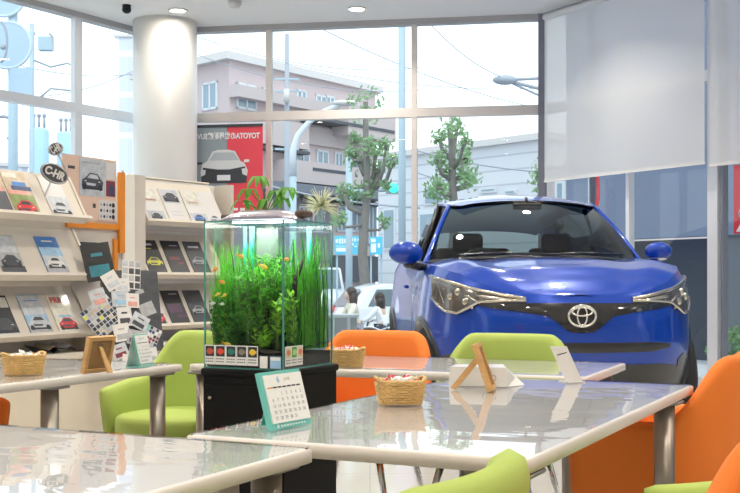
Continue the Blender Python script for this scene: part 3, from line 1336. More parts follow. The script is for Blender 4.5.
# banner stands just outside right glass
pb = at(737.5, 200, 10.9)
t = thing('red_banner', 'red banner with white lettering outside at the right edge', 'banner', mw=frame(V(pb.x + .02, pb.y, pb.z), V(1, 0, 0), V(0, 0, 1), V(0, -1, 0)))
k = MB(m_redb)
k.box((-.055, -.32, -.01), (.5, .33, .0))
k.build('cloth', t)
k = MB(m_signw)
k.tube([(.05 + .06 * cos(a), -.13 + .055 * sin(a), .003) for a in [2.0 + 3.6 * i / 14 for i in range(15)]], .017, 6, flat=.2)
k.poly([(-.035, -.30, .003), (.01, -.30, .003), (.05, -.24, .003), (.05, -.20, .003), (.02, -.20, .003)])
k.build('lettering', t)
k = MB(m_steelblue)
k.tube([(.5, .4, -.03), (.5, -pb.z - .085, -.03)], .02, 8)
k.build('pole', t)
c = at(588, 190, 13.5)
t = thing('street_sign', 'curved red sign edge behind the glass, just above the right end of the car roof', 'road sign', c)
k = MB(m_redb)
k.tube([(.12 * cos(a), 0, .36 * sin(a)) for a in [-1.35 + 2.7 * i / 24 for i in range(25)]], .022, 8)
k.build('rim', t)
k = MB(m_steelblue)
k.tube([(.02, .03, .36), (.02, .03, -c.z - .085)], .015, 8)
k.build('post', t)


def leaf_ball(name, label, cat, c, r, n, m, zmin, leaf=.05, seed=1, sc=(1, 1, 1)):
    rnd = random.Random(seed)
    root = thing(name, label, cat, c)
    k = MB(m)
    for i in range(n):
        v = V(rnd.gauss(0, 1), rnd.gauss(0, 1), rnd.gauss(0, 1)).normalized() * rnd.uniform(.6, 1) * r
        p = V(v.x * sc[0], v.y * sc[1], max(zmin, v.z * sc[2]))
        e1 = V(rnd.gauss(0, 1), rnd.gauss(0, 1), rnd.gauss(0, 1)).normalized()
        e2 = e1.orthogonal().normalized()
        q = leaf * rnd.uniform(.7, 1.3)
        k.poly([p - e1 * q, p - e2 * q * .5, p + e1 * q, p + e2 * q * .5])
    k.build('foliage', root)
    k = MB(m_bark)
    for i in range(5):
        a = 2 * pi * i / 5
        k.tube([(0.05 * cos(a), .05 * sin(a), -c[2] - .085 if c[2] < 1 else zmin), (r * .5 * cos(a), r * .5 * sin(a), 0)], .012, 5)
    k.build('stems', root)
    return root


leaf_ball('shrub', 'low green shrub outside at the foot of the right glass', 'shrub', at(738, 352, 10.9) + V(.15, .2, 0), .40, 900, m_leaf, -.6, .035, 4, (1, 1, .6))

# showroom banner hung inside the back glass, printed to face the street
nB = V(dB.y, -dB.x, 0)
a0, a1 = along(C1, dB, 198.5), along(C1, dB, 266)
bw = a1 - a0
dm = (C1 + dB * (a0 + a1) / 2).y
zt, zb_ = zpx(127, dm), zpx(214, dm)
Mb = frame(C1 + dB * (a0 + a1) / 2 + nB * .14 + V(0, 0, (zt + zb_) / 2), dB, V(0, 0, 1), nB)
bh = zt - zb_
t = thing('window_banner', 'hanging banner half grey half red with a white car, printed in reverse', 'banner', mw=Mb)
m_br = mat('banner_print_red', (.83, .07, .10), .6)
m_bg = mat('banner_print_grey', (.30, .36, .40), .6)
m_bw = mat('banner_print_white', (.86, .87, .88), .6)
m_bd = mat('banner_print_dark', (.05, .055, .065), .6)
m_bm = mat('banner_print_mid', (.48, .52, .56), .6)
k = MB(m_bg)
k.box((-bw / 2, -bh / 2, -.004), (-bw * .02, bh / 2, 0))
k.use(m_br).box((-bw * .02, -bh / 2, -.004), (bw / 2, bh / 2, 0))
k.use(m_bg).poly([(-bw * .02, -bh / 2 + .25 * bh, .001), (-bw * .02, -bh / 2, .001), (-bw * .1, -bh / 2, .001)])
k.build('cloth', t)
k = MB(m_bd)
k.box((-bw / 2, bh / 2 - .02, -.01), (bw / 2, bh / 2 + .012, .008))
k.build('top_rail', t)
place('lettering', text_mesh('TOYOTAの世界戦略SUV', .085, m_bw, bw * .92, .0008, mirror=True, bold=.003), t, Matrix.Translation((0, bh * .375, .003)))
k = MB(m_bw)
for a_, b_2, c_2, d_2 in ((-.16, -.46, .0, -.435), (-.02, -.47, .05, -.38), (.08, -.47, .14, -.44), (.17, -.47, .24, -.44), (.22, -.40, .34, -.385)):
    k.box((a_ * bw, b_2 * bh, .001), (c_2 * bw, d_2 * bh, .002))
k.build('white_strokes', t)
# printed car, flat print on the banner
m_bsil = mat('banner_print_silver', (.72, .73, .75), .6)
k = MB(m_bsil)
k.M = Matrix.Translation((-bw * .04, -bh * .0, .002)) @ Matrix.Scale(bw * .98, 4)
k.poly([(-.36, -.17, 0), (.30, -.17, 0), (.33, -.02, 0), (.28, .09, 0), (.22, .12, 0), (.14, .26, 0), (.05, .285, 0), (-.12, .285, 0), (-.2, .26, 0), (-.28, .12, 0), (-.35, .08, 0), (-.38, -.04, 0)])
k.use(m_bd).poly([(-.30, .0, .0008), (.24, .0, .0008), (.26, -.17, .0008), (-.32, -.17, .0008)])
k.use(m_bm).poly([(-.25, .13, .001), (.2, .13, .001), (.12, .245, .001), (-.17, .245, .001)])
k.use(m_bd).poly([(-.36, -.2, .001), (.31, -.2, .001), (.32, -.1, .001), (.2, -.05, .001), (-.26, -.05, .001), (-.37, -.1, .001)])
k.poly([(-.34, .03, .001), (-.12, .0, .001), (.06, .0, .001), (.29, .04, .001), (.29, .015, .001), (.07, -.03, .001), (-.13, -.03, .001), (-.35, .0, .001)])
k.poly([(-.42, .07, .001), (-.35, .08, .001), (-.35, .11, .001), (-.43, .11, .001)])
k.use(m_bw).poly([(.27, .10, .001), (.35, .10, .001), (.35, .14, .001), (.28, .14, .001)])
k.use(m_bw).poly([(-.13, -.16, .002), (.07, -.16, .002), (.07, -.08, .002), (-.13, -.08, .002)])
k.build('printed_car', t)

# ================================================================ THE BLUE CAR
m_blue = None
m, nt, o_ = new_mat('car_blue')
b_ = nt.nodes.new('ShaderNodeBsdfPrincipled')
b_.inputs['Base Color'].default_value = (.0, .045, .38, 1)
b_.inputs['Metallic'].default_value = .15
b_.inputs['Specular IOR Level'].default_value = .2
b_.inputs['Roughness'].default_value = .28
b_.inputs['Coat Weight'].default_value = .8
b_.inputs['Coat Roughness'].default_value = .02
nt.links.new(b_.outputs[0], o_.inputs[0])
m_blue = m
m_trimb = mat('car_black_trim', (.012, .012, .014), .35, coat=.3)
m_glossb = mat('car_gloss_black', (.008, .008, .010), .08, coat=1)
m_ws = glass('car_windscreen', (.42, .48, .46), .05)
m_sg = glass('car_side_glass', (.10, .12, .12), .06)
m_int = mat('car_interior', (.035, .035, .037), .7)
m_seat = mat('car_seat_cloth', (.045, .045, .048), .85)
m_lens = glass('lamp_lens', (.88, .90, .90), .10)
m_reflect = mat('lamp_reflector', (.55, .52, .45), .18, metal=1)

FW = V(.047, -.9989, 0)
CN = V(1.300, 7.05, 0)
car = thing('car', 'shiny blue compact crossover car with slim headlamps standing in the showroom', 'car', CN - FW * 2.18, math.atan2(FW.y, FW.x))

ZB = [(-2.2, 1.13), (-1.6, 1.19), (-.5, 1.15), (.6, 1.11), (1.0, 1.115), (1.45, 1.10), (1.75, 1.05), (1.92, .985), (2.08, .915), (2.18, .872)]
INS = [(0, .17), (.12, .10), (.38, .03), (.55, .005), (.78, .0), (.9, .02), (1, .075)]
WP = [(0, .93), (.2, .985), (.45, 1.0), (.7, .985), (.88, .965), (1, .915)]
Z0 = .24
XF, AF = 1.12, 1.06


def zb(x):
    return interp(x, ZB)


def halfw(x, s):
    w = .905 * interp(s, WP)
    w += (.035 * math.exp(-((x - 1.25) / .38) ** 2) + .045 * math.exp(-((x + 1.39) / .45) ** 2)) * (1 - .5 * s)
    w -= .03 * math.exp(-((x + .05) / .6) ** 2) * sin(pi * min(1, max(0, s)))
    if x < -1.6:
        w -= .10 * ((-1.6 - x) / .6) ** 2
    return w


QY, QX = .74, .84


def front_pt(y, z):
    x = 2.1
    for _ in range(14):
        s = min(1, max(0, (z - Z0) / (zb(x) - Z0)))
        w = halfw(x, s)
        a = math.asin(min(1, (abs(y) / w) ** (1 / QY)))
        xn = XF + (AF - interp(s, INS)) * max(0, cos(a)) ** QX
        x = .5 * x + .5 * xn
    return x


def front_n(y, z):
    e = .02
    dy = (front_pt(y + e, z) - front_pt(y - e, z)) / (2 * e)
    dz = (front_pt(y, z + e) - front_pt(y, z - e)) / (2 * e)
    return V(1, -dy, -dz).normalized()


def body_pt(s, key):
    """key: ('f', a) front quarter angle, ('s', x) side, ('r', a) rear quarter angle"""
    k, t = key
    if k == 'f':
        x = 1.8
        for _ in range(10):
            x = XF + (AF - interp(s, INS)) * max(0, cos(t)) ** QX
        return x, halfw(x, s) * sin(t) ** QY
    if k == 's':
        return t, halfw(t, s)
    a = t
    x = -1.5 - .66 * max(0, cos(a)) ** .7 * (1 - .06 * s)
    return x, halfw(x, s) * sin(a) ** .55


NF = 30
keys = [('f', pi / 2 * i / NF) for i in range(NF + 1)]
nsd = 44
keys += [('s', XF + (-1.5 - XF) * i / nsd) for i in range(1, nsd)]
NR_ = 16
keys += [('r', pi / 2 * (1 - i / NR_)) for i in range(NR_ + 1)]
NS = 24
half = []
for k_ in keys:
    colm = []
    for j in range(NS + 1):
        s = j / NS
        x, y = body_pt(s, k_)
        colm.append((x, y, Z0 + s * (zb(x) - Z0)))
    half.append(colm)
AX = (1.30, -1.34)
WR = .345


def in_arch(p):
    return any((p[0] - ax) ** 2 + (p[2] - WR) ** 2 < (WR + .055) ** 2 for ax in AX) and abs(p[1]) > .6


def shell(sign, mbd):
    vs = [[mbd.v((x, y * sign, z)) for x, y, z in c] for c in half]
    for a, b in zip(vs[:-1], vs[1:]):
        for j in range(NS):
            q = [a[j], b[j], b[j + 1], a[j + 1]]
            c = sum((v.co for v in q), Vector()) / 4
            if in_arch(c):
                continue
            mbd.f(q, True)
    return vs


bd = MB(m_blue)
vl = shell(1, bd)
vr = shell(-1, bd)
bmesh.ops.remove_doubles(bd.bm, verts=bd.bm.verts, dist=1e-4)
bd.bm.verts.ensure_lookup_table()

# bonnet: from rim to rim over crosswise lines
NC = 28


def hood_z(x, y, w, z):
    u = y / max(w, 1e-4)
    k = interp(x, [(.4, .05), (1.1, .055), (1.8, .05), (2.05, .018), (2.18, .0)])
    ridge = .022 * math.exp(-((abs(u) - .80) / .12) ** 2) * min(1, max(0, (2.1 - x) / .4))
    groove = -.010 * math.exp(-((abs(u) - .55) / .12) ** 2) * min(1, max(0, (2.1 - x) / .5))
    return z + k * (1 - u * u) ** .8 + ridge + groove


rows = []
for k_, c in zip(keys, half):
    x, y, z = c[-1]
    if x < .45:
        break
    rows.append([(x, y * (-1 + 2 * i / NC), hood_z(x, y * (-1 + 2 * i / NC), y, z)) for i in range(NC + 1)])
rows[0] = [(rows[0][0][0], .0, rows[0][0][2])] * (NC + 1)
rv = [[bd.v(p) for p in r] for r in rows]
for a, b in zip(rv[:-1], rv[1:]):
    for i in range(NC):
        bd.f([a[i], a[i + 1], b[i + 1], b[i]], True)
bmesh.ops.remove_doubles(bd.bm, verts=bd.bm.verts, dist=2e-4)
# roof
ROOF = [(.30, .50, 1.58, 1.622), (.15, .57, 1.592, 1.655), (-.2, .605, 1.615, 1.70), (-.7, .61, 1.615, 1.71), (-1.2, .575, 1.58, 1.65), (-1.65, .54, 1.51, 1.57), (-1.85, .50, 1.46, 1.50)]


def roof_row(x, w, ze, zc, n=16):
    return [(x, w * (-1 + 2 * i / n), ze + (zc - ze) * (1 - (-1 + 2 * i / n) ** 2) ** .7) for i in range(n + 1)]


bd.loft([roof_row(*r) for r in ROOF], closed=False, cap=False)
bd.loft([[(p[0], p[1] * .98, p[2] - .03) for p in roof_row(*r)] for r in ROOF], closed=False, cap=False)
# rear deck, tailgate frame
bd.loft([[(-1.98, y, 1.25), (-2.12, y * 1.03, 1.12)] for y in (-.74, -.4, 0, .4, .74)], closed=False, cap=False)
bd.build('body', car)

# belt shelf between side glass and body rim (door tops)
dt = MB(m_blue)
for sg in (-1, 1):
    rr = []
    for x in [.62 - .26 * i for i in range(11)]:
        w = halfw(x, 1)
        rr.append([(x, sg * w, zb(x)), (x, sg * (w - .035), zb(x) + .02), (x, sg * (w - .12), zb(x) + .022)])
    dt.loft(rr, closed=False, cap=False)
dt.build('door_top', car)

# windscreen
WSB = lambda t: V(.98 - .34 * t * t, .79 * t, 1.165 - .035 * t * t)
WST = lambda t: V(.30 - .16 * t * t, .56 * t, 1.612 - .03 * t * t)
ws = MB(m_ws)
ws.loft([[WSB(-1 + 2 * i / 16).lerp(WST(-1 + 2 * i / 16), j / 8) + V(.03, 0, .03) * sin(pi * j / 8) for i in range(17)] for j in range(9)], closed=False, cap=False)
ws.build('windscreen', car)
fr = MB(m_trimb)
fr.tube([WSB(-1 + 2 * i / 16) + V(.0, 0, .0) for i in range(17)], .022, 8)
fr.tube([WST(-1 + 2 * i / 16) + V(.0, 0, -.004) for i in range(17)], .010, 8)
fr.loft([[WSB(-1 + 2 * i / 16) + V(dx, 0, dz) for i in range(17)] for dx, dz in ((.11, -.035), (.0, -.0))], closed=False, cap=False)
fr.build('cowl', car)
for sg in (-1, 1):
    pl = MB(m_blue)
    pts = [WSB(sg * 1.0).lerp(WST(sg * 1.0), j / 8) + V(.02, 0, .02) * sin(pi * j / 8) + V(-.03, sg * .02, 0) for j in range(9)]
    pts = [V(.72, sg * .82, 1.11)] + pts + [V(-.05, sg * .592, 1.605), V(-.35, sg * .606, 1.62)]
    pl.tube(pts, [.028, .026] + [.022] * 8 + [.02, .015], 8)
    pl.build('windscreen_pillar', car)
wp = MB(m_trimb)
for y0, y1 in ((-.60, .02), (-.02, .60)):
    wp.tube([(.99 - .25 * y0 * y0, y0, 1.185), (.985, (y0 + y1) / 2, 1.20), (.99 - .25 * y1 * y1, y1, 1.19)], .008, 5)
wp.build('wiper', car)

# side glass, rear glass
for sg in (-1, 1):
    g_ = MB(m_sg)
    rr = []
    for i, x in enumerate([.60, .40, .2, .0, -.3, -.6, -.9, -1.2, -1.45]):
        w, zl = halfw(x, 1) - .11, zb(x) + .02
        if x > .12:
            t_ = (.66 - x) / .54
            top = V(x, .80 - .21 * t_, 1.14 + .45 * t_)
        else:
            top = V(x, interp(-x, [(-.1, .59), (.2, .602), (.7, .605), (1.2, .575), (1.65, .54)]), interp(-x, [(-.1, 1.59), (.2, 1.61), (.7, 1.61), (1.2, 1.57), (1.6, 1.51)]))
        rr.append([(x, sg * (w + (top.y - w) * j / 5), zl + (top.z - zl) * j / 5) for j in range(6)])
    g_.loft(rr, closed=False, cap=False)
    g_.build('side_window', car)
    b2 = MB(m_trimb)
    b2.tube([(-.28, sg * .775, 1.14), (-.34, sg * .60, 1.625)], .03, 6)
    b2.build('door_pillar', car)
    b2 = MB(m_blue)
    b2.loft([[(-1.15, sg * .775, 1.16), (-1.30, sg * .60, 1.58)], [(-1.6, sg * .77, 1.17), (-1.66, sg * .56, 1.52)], [(-2.02, sg * .74, 1.17), (-1.87, sg * .51, 1.47)]], closed=False, cap=False)
    b2.build('rear_pillar', car)
g_ = MB(glass('car_rear_glass', (.75, .80, .80), .05))
g_.loft([[(-1.86, -.50, 1.47), (-1.87, 0, 1.50), (-1.86, .50, 1.47)], [(-2.0, -.70, 1.18), (-2.03, 0, 1.19), (-2.0, .70, 1.18)]], closed=False, cap=False)
g_.build('rear_window', car)

# interior
it = MB(m_int)
it.loft([[(x, w * sin(a), z + h * (cos(a) if cos(a) > 0 else cos(a) * 2.5)) for a in [2 * pi * i / 20 for i in range(20)]] for x, w, z, h in
         ((.90, .55, 1.07, .05), (.74, .68, 1.07, .085), (.5, .70, 1.06, .10), (.38, .68, 1.02, .08), (.34, .6, .95, .05))])
it.build('dashboard', car)
it = MB(m_int)
it.box((-1.95, -.72, .42), (.85, .72, .48))
it.box((-2.0, -.70, .48), (-1.75, .70, 1.10))
it.build('cabin_floor', car)
it = MB(m_int)
it.tube([(.36 + .05 * sin(a), -.36 + .18 * cos(a), 1.07 + .17 * sin(a)) for a in [2 * pi * i / 28 for i in range(29)]], .014, 8, False)
it.tube([(.37, -.53, 1.07), (.37, -.19, 1.07)], .02, 6)
it.tube([(.37, -.36, 1.05), (.48, -.36, 1.0)], .04, 8)
it.build('steering_wheel', car)
it = MB(m_int)
it.rbox((.32, -.11, 1.545), (.36, .11, 1.60), .012)
it.tube([(.34, 0, 1.6), (.30, 0, 1.64)], .012, 6)
it.build('rear_view_mirror', car)


def car_seat(x, y, z, w, back_h=.58):
    k = MB(m_seat)
    k.rbox((x - .05, y - w / 2, z), (x + .48, y + w / 2, z + .16), .06)
    k.loft([[(cx + .10 * ty * cos(a), y + w / 2 * wy * (1 if abs(sin(a)) > .999 else sin(a)), cz) for a in [2 * pi * i / 18 for i in range(18)]]
            for cx, cz, ty, wy in ((x, z + .1, .7, .95), (x - .06, z + .3, .8, 1.0), (x - .12, z + .5, .75, .95), (x - .16, z + back_h, .5, .72))])
    k.build('seat', car)
    k = MB(m_seat)
    k.rbox((x - .23, y - .125, z + back_h + .01), (x - .14, y + .125, z + back_h + .17), .04)
    k.tube([(x - .17, y - .05, z + back_h - .05), (x - .18, y - .05, z + back_h + .1)], .008, 5)
    k.tube([(x - .17, y + .05, z + back_h - .05), (x - .18, y + .05, z + back_h + .1)], .008, 5)
    k.build('headrest', car)


car_seat(-.15, -.37, .56, .50, .66)
car_seat(-.15, .37, .56, .50, .66)
for y in (-.42, 0, .42):
    car_seat(-1.0, y, .60, .42, .52)

# panels laid on the nose
def skin_patch(name, ys, top, bot, m, off=.006, thick=.03, n=40, mrow=6, parent=car, label=None, yoff=0.0):
    k = MB(m)
    P = list(zip(ys, top))
    Q = list(zip(ys, bot))
    y0, y1 = ys[0], ys[-1]
    rows_ = []
    for j in range(mrow + 1):
        r = []
        for i in range(n + 1):
            y = y0 + (y1 - y0) * i / n
            zt_, zb2 = lin(y, P), lin(y, Q)
            z = zb2 + (zt_ - zb2) * j / mrow
            r.append(V(front_pt(y, z), y, z) + front_n(y, z) * off)
        rows_.append(r)
    k.loft(rows_, closed=False, cap=False)
    # rim folded back towards the body
    rim = rows_[0] + [r[-1] for r in rows_[1:]] + list(reversed(rows_[-1]))[1:] + [r[0] for r in reversed(rows_[1:-1])]
    inner = [p + V(-thick, 0, 0) for p in rim]
    k.loft([rim, inner], closed=True, cap=False, smooth=False)
    return k.build(name, parent, label=label)


def lin(x, pts):
    for (a, va), (b, vb) in zip(pts[:-1], pts[1:]):
        if x <= b + 1e-9:
            return va + (vb - va) * max(0, (x - a)) / (b - a)
    return pts[-1][1]


def sym(ys, zs):
    return [-y for y in reversed(ys[1:])] + ys, list(reversed(zs[1:])) + zs


ys, top = sym([0, .08, .14, .20, .33, .50, .66], [.862, .862, .862, .862, .862, .862, .865])
_, bot = sym([0, .08, .14, .20, .33, .50, .66], [.682, .69, .735, .782, .805, .825, .855])
skin_patch('upper_grille', ys, top, bot, m_glossb, .006, n=80)
ys, top = sym([0, .45, .60], [.622, .622, .61])
_, bot = sym([0, .45, .60], [.560, .562, .585])
skin_patch('bumper_slot', ys, top, bot, m_trimb, .004, n=60)
ys, top = sym([0, .5, .66, .74], [.485, .485, .47, .40])
_, bot = sym([0, .5, .66, .74], [.26, .26, .28, .33])
skin_patch('lower_grille', ys, top, bot, m_trimb, .004, n=60)
for sg in (-1, 1):
    yy = [.68, .74, .80, .845]
    tp, bt = [.50, .54, .52, .48], [.36, .30, .28, .30]
    if sg < 0:
        yy, tp, bt = [-y for y in reversed(yy)], tp[::-1], bt[::-1]
    skin_patch('corner_intake', yy, tp, bt, m_trimb, .004, n=16)
    # headlamp: dark tray, reflector pieces, lens
    yy = [.33, .45, .60, .66, .72, .78, .82, .852]
    tp = [.892, .912, .945, .962, .985, 1.005, 1.02, 1.035]
    bt = [.862, .862, .858, .82, .785, .795, .83, .88]
    y2, t2, b2 = (yy, tp, bt) if sg > 0 else ([-y for y in reversed(yy)], tp[::-1], bt[::-1])
    hl = skin_patch('headlamp', y2, t2, b2, mat('lamp_tray', (.07, .062, .055), .25, coat=1), .010, n=40)
    # chrome light blade along the upper and lower edges
    e = MB(m_reflect)
    for src, dz in ((tp, -.010), (bt, .010)):
        pts = []
        for y, z in zip(yy, src):
            p = V(front_pt(y, z + dz), y * sg, z + dz) + (lambda n_: V(n_.x, n_.y * sg, n_.z))(front_n(y, z + dz)) * .014
            pts.append(p)
        e.tube(pts, .013 if dz < 0 else .010, 6)
    p0 = [(.34, .877), (.45, .888), (.56, .90), (.62, .91)]
    pts = [V(front_pt(y, z), y * sg, z) + V(.016, 0, 0) for y, z in p0]
    e.tube(pts, [.006, .009, .012, .012], 6)
    for y, z in ((.68, .87), (.76, .90), (.72, .93)):
        c_ = V(front_pt(y, z), y * sg, z) + V(.012, 0, 0)
        e.ball(c_, .026, 12, 8, (.5, 1, 1))
    e.tube([V(front_pt(.60, .86), .60 * sg, .86) + V(.014, 0, 0), V(front_pt(.66, .90), .66 * sg, .90) + V(.014, 0, 0), V(front_pt(.80, .95), .80 * sg, .95) + V(.014, 0, 0)], .007, 6)
    e.tube([V(front_pt(.64, .83), .64 * sg, .83) + V(.014, 0, 0), V(front_pt(.80, .86), .80 * sg, .86) + V(.014, 0, 0), V(front_pt(.825, .98), .825 * sg, .98) + V(.014, 0, 0)], .007, 6)
    e.build('reflector', hl)
    mi = MB(m_blue)
    mc = V(.93, -.985, 1.20)
    if sg > 0:
        mc = V(.90, .86, 1.215)
    mi.ball(mc, .125 if sg < 0 else .10, 18, 12, (.62, 1.0, .66))
    mir = mi.build('door_mirror', car)
    mi = MB(m_trimb)
    mi.tube([mc + V(0, 0, -.07), mc + V(-.05, -sg * .10, -.10), V(.72, sg * .80, 1.10)], [.035, .03, .03], 8)
    mi.build('mirror_arm', mir)
    mi = MB(mat('mirror_lower_chrome', (.55, .55, .55), .2, metal=1))
    mi.ball(mc + V(.0, 0, -.050), .09 if sg < 0 else .07, 14, 6, (.6, 1, .28))
    mi.build('mirror_base', mir)

# emblem: three crossed oval rings on a dark oval
ez = .787
ex_ = front_pt(0, ez) + .014
em = MB(m_glossb)
em.loft([[(x, .088 * cos(a) * s_, ez + .068 * sin(a) * s_) for a in [2 * pi * i / 40 for i in range(40)]] for x, s_ in ((ex_ - .02, 1), (ex_ + .004, .97))])
emb = em.build('emblem', car)
em = MB(mat('emblem_chrome', (.85, .84, .80), .12, metal=1))
xo = ex_ + .008


def oval(cy, cz, ry, rz, r):
    em.tube([(xo, cy + ry * cos(a), cz + rz * sin(a)) for a in [2 * pi * i / 40 for i in range(41)]], r, 6, False)


oval(0, ez, .084, .064, .0085)
oval(0, ez, .030, .058, .0065)
oval(0, ez + .027, .062, .026, .0065)
em.build('ring', emb)

# wheel arches, sills, wheels
for sg in (-1, 1):
    for ax in AX:
        ar = MB(m_trimb)
        rr = []
        for i in range(33):
            a = -.25 + (pi + .5) * i / 32
            q_ = []
            for r_ in (WR + .015, WR + .03, WR + .072, WR + .076):
                x, z = ax + r_ * cos(a), max(.22, WR + r_ * sin(a))
                s = min(1, max(0, (z - Z0) / (zb(x) - Z0)))
                w = halfw(x, s)
                if x > XF:
                    c_ = min(1, (x - XF) / (AF - .03))
                    aa = math.acos(c_ ** (1 / QX))
                    w = halfw(x, s) * sin(aa) ** QY
                o2 = -.10 if r_ == WR + .015 else (.010 if r_ < WR + .074 else -.01)
                q_.append((x, sg * (w + o2), z))
            rr.append(q_)
        ar.loft(rr, closed=False, cap=False)
        ar.build('wheel_arch_cladding', car)
    ar = MB(m_trimb)
    ar.box((-.95, sg * .86 - .03, .22), (.92, sg * .86 + .03, .40))
    ar.build('sill', car)
un = MB(m_int)
un.box((-2.0, -.55, .20), (1.95, .55, .5))
un.box((-.9, -.82, .24), (.85, .82, .5))
un.build('underbody', car)
m_alloy = mat('alloy_wheel', (.35, .36, .38), .3, metal=.9)
for ax in AX:
    for sg in (-1, 1):
        w_ = MB(m_tyre)
        y0 = sg * .80
        prof = [(.23, -.11), (.32, -.11), (WR, -.08), (WR, .08), (.32, .11), (.23, .11)]
        w_.M = Matrix.Translation((ax, y0, WR)) @ Matrix.Rotation(pi / 2, 4, 'X')
        w_.lathe(prof, n=32, cap=False)
        wh = w_.build('wheel', car)
        w_ = MB(m_alloy)
        w_.M = Matrix.Translation((ax, y0, WR)) @ Matrix.Rotation(pi / 2 * (1 if sg < 0 else -1), 4, 'X')
        w_.lathe([(.24, -.1), (.235, .08), (.225, .09), (.22, -.08)], n=32, cap=False)
        for i in range(5):
            a = 2 * pi * i / 5
            w_.tube([(.03 * cos(a), .03 * sin(a), .07), (.225 * cos(a), .225 * sin(a), .075)], [.035, .028], 6)
        w_.cyl((0, 0), .05, .03, .09)
        w_.build('rim', wh)
w_ = MB(m_trimb)
w_.box((2.16, -.165, .60 - .05), (2.195, .165, .60 - .02))
del w_
for sg in (-1, 1):
    k = MB(m_blue)
    k.tube([(.05, sg * .905, .95), (-.1, sg * .915, .955), (-.2, sg * .905, .95)], .014, 8)
    k.build('door_handle', car)

# ================================================================ TABLES
U, Vv = V(.437, .8995, 0), V(.8995, -.437, 0)
UD, VD = V(.388, .9215, 0).normalized(), V(.9215, -.388, 0).normalized()
TT = .69
m_vinyl = glass('clear_vinyl', (.98, .98, .98), .11, .012, bump=.07, bscale=2.0)
m_top = mat('tabletop_white', (.80, .79, .79), .30, coat=.6, coat_rough=.04)


def table(label, NL, v, u, W_, L_, legs=((.07, .07), (.07, -.07), (-.07, .07), (-.07, -.07)), zoff=0.0):
    root = thing('table', label, 'table', NL, math.atan2(v.y, v.x))
    zt_ = TT + zoff
    k = MB(m_top)
    k.rbox((.004, .004, zt_ - .028), (W_ - .004, L_ - .004, zt_ - .002), .03, 5, .003)
    k.build('tabletop', root)
    k = MB(RIM)
    pts = rounded_rect(0, 0, W_, L_, .022, 5)
    inn = rounded_rect(.006, .006, W_ - .006, L_ - .006, .018, 5)
    rings = [[(p[0], p[1], z) for p in q_] for q_, z in ((inn, zt_ - .029), (pts, zt_ - .026), (pts, zt_ - .004), (inn, zt_ - .0005))]
    k.loft(rings, True, False)
    k.build('edge_band', root)
    k = MB(m_vinyl)
    n1, n2 = 44, 60
    rows_ = []
    for j in range(n2 + 1):
        r = []
        for i in range(n1 + 1):
            x, y = .008 + (W_ - .016) * i / n1, .008 + (L_ - .016) * j / n2
            ed = min(x, y, W_ - x, L_ - y)
            p = Vector((x + NL[0] * 3, y + NL[1] * 2, 0))
            w_ = noise.noise(Vector((p.x * 3 + p.y * 2, p.y * 9 - p.x * 4, 1.7))) * .00035 + noise.noise(p * 3.2) * .0005
            c_ = math.exp(-((x - W_ * .84) ** 2 + (y - L_ * .72) ** 2) / .03)
            w_ += c_ * .0016 * noise.noise(Vector(((x * 2 - y * 1) * 4, (x + y * 2) * 16, 3.1)))
            r.append((x, y, zt_ + .0018 + (w_ + .0008) * min(1, ed / .05)))
        rows_.append(r)
    k.loft(rows_, closed=False, cap=False)
    k.build('vinyl_cover', root)
    for a, b in legs:
        x = a if a > 0 else W_ + a
        y = b if b > 0 else L_ + b
        k = MB(STEEL)
        k.lathe([(.030, .012), (.030, zt_ - .037)], (x, y, 0), 24)
        lg = k.build('leg', root)
        k = MB(BLACK)
        k.lathe([(.026, 0), (.032, .002), (.032, .014), (.026, .016)], (x, y, 0), 20)
        k.build('foot_cap', lg)
        k = MB(mat('leg_plate', (.30, .29, .28), .4, metal=.8))
        k.rbox((x - .05, y - .05, zt_ - .038), (x + .05, y + .05, zt_ - .029), .012)
        k.build('mounting_plate', lg)
    return root


NR_A = V(.290, 2.085, 0)
table('white table in the centre foreground carrying the wicker basket and wooden easel frame', NR_A - Vv * .76, Vv, U, .76, 1.63,
      ((.06, .07), (.06, -.12), (-.05, .06), (-.045, -.23)))
table('white table filling the bottom left corner of the photo', V(-.105, 2.238, 0) - Vv * 1.5 - U * .75, Vv, U, 1.5, .75)
table('white table at the far left beneath the magazine rack', V(-.715, 4.425, 0) - Vv * .75 - U * 1.6, Vv, U, .75, 1.6,
      ((.07, .07), (.07, -.72), (-.055, -.69), (-.055, -.095)))
table('white table between the aquarium and the blue car', V(-.700, 4.412, 0), VD, UD, 1.54, .72,
      ((.042, .05), (.042, -.08), (-.07, .07), (-.07, -.07)))

# ================================================================ TUB CHAIRS
m_or = mat('orange_fabric', (.80, .19, .018), .75, bump=.06, bscale=300, var=.04, vscale=3)
m_gr = mat('green_fabric', (.37, .47, .10), .75, bump=.06, bscale=300, var=.04, vscale=3)
m_seam = {}


def smooth(t):
    t = max(0, min(1, t))
    return t * t * (3 - 2 * t)


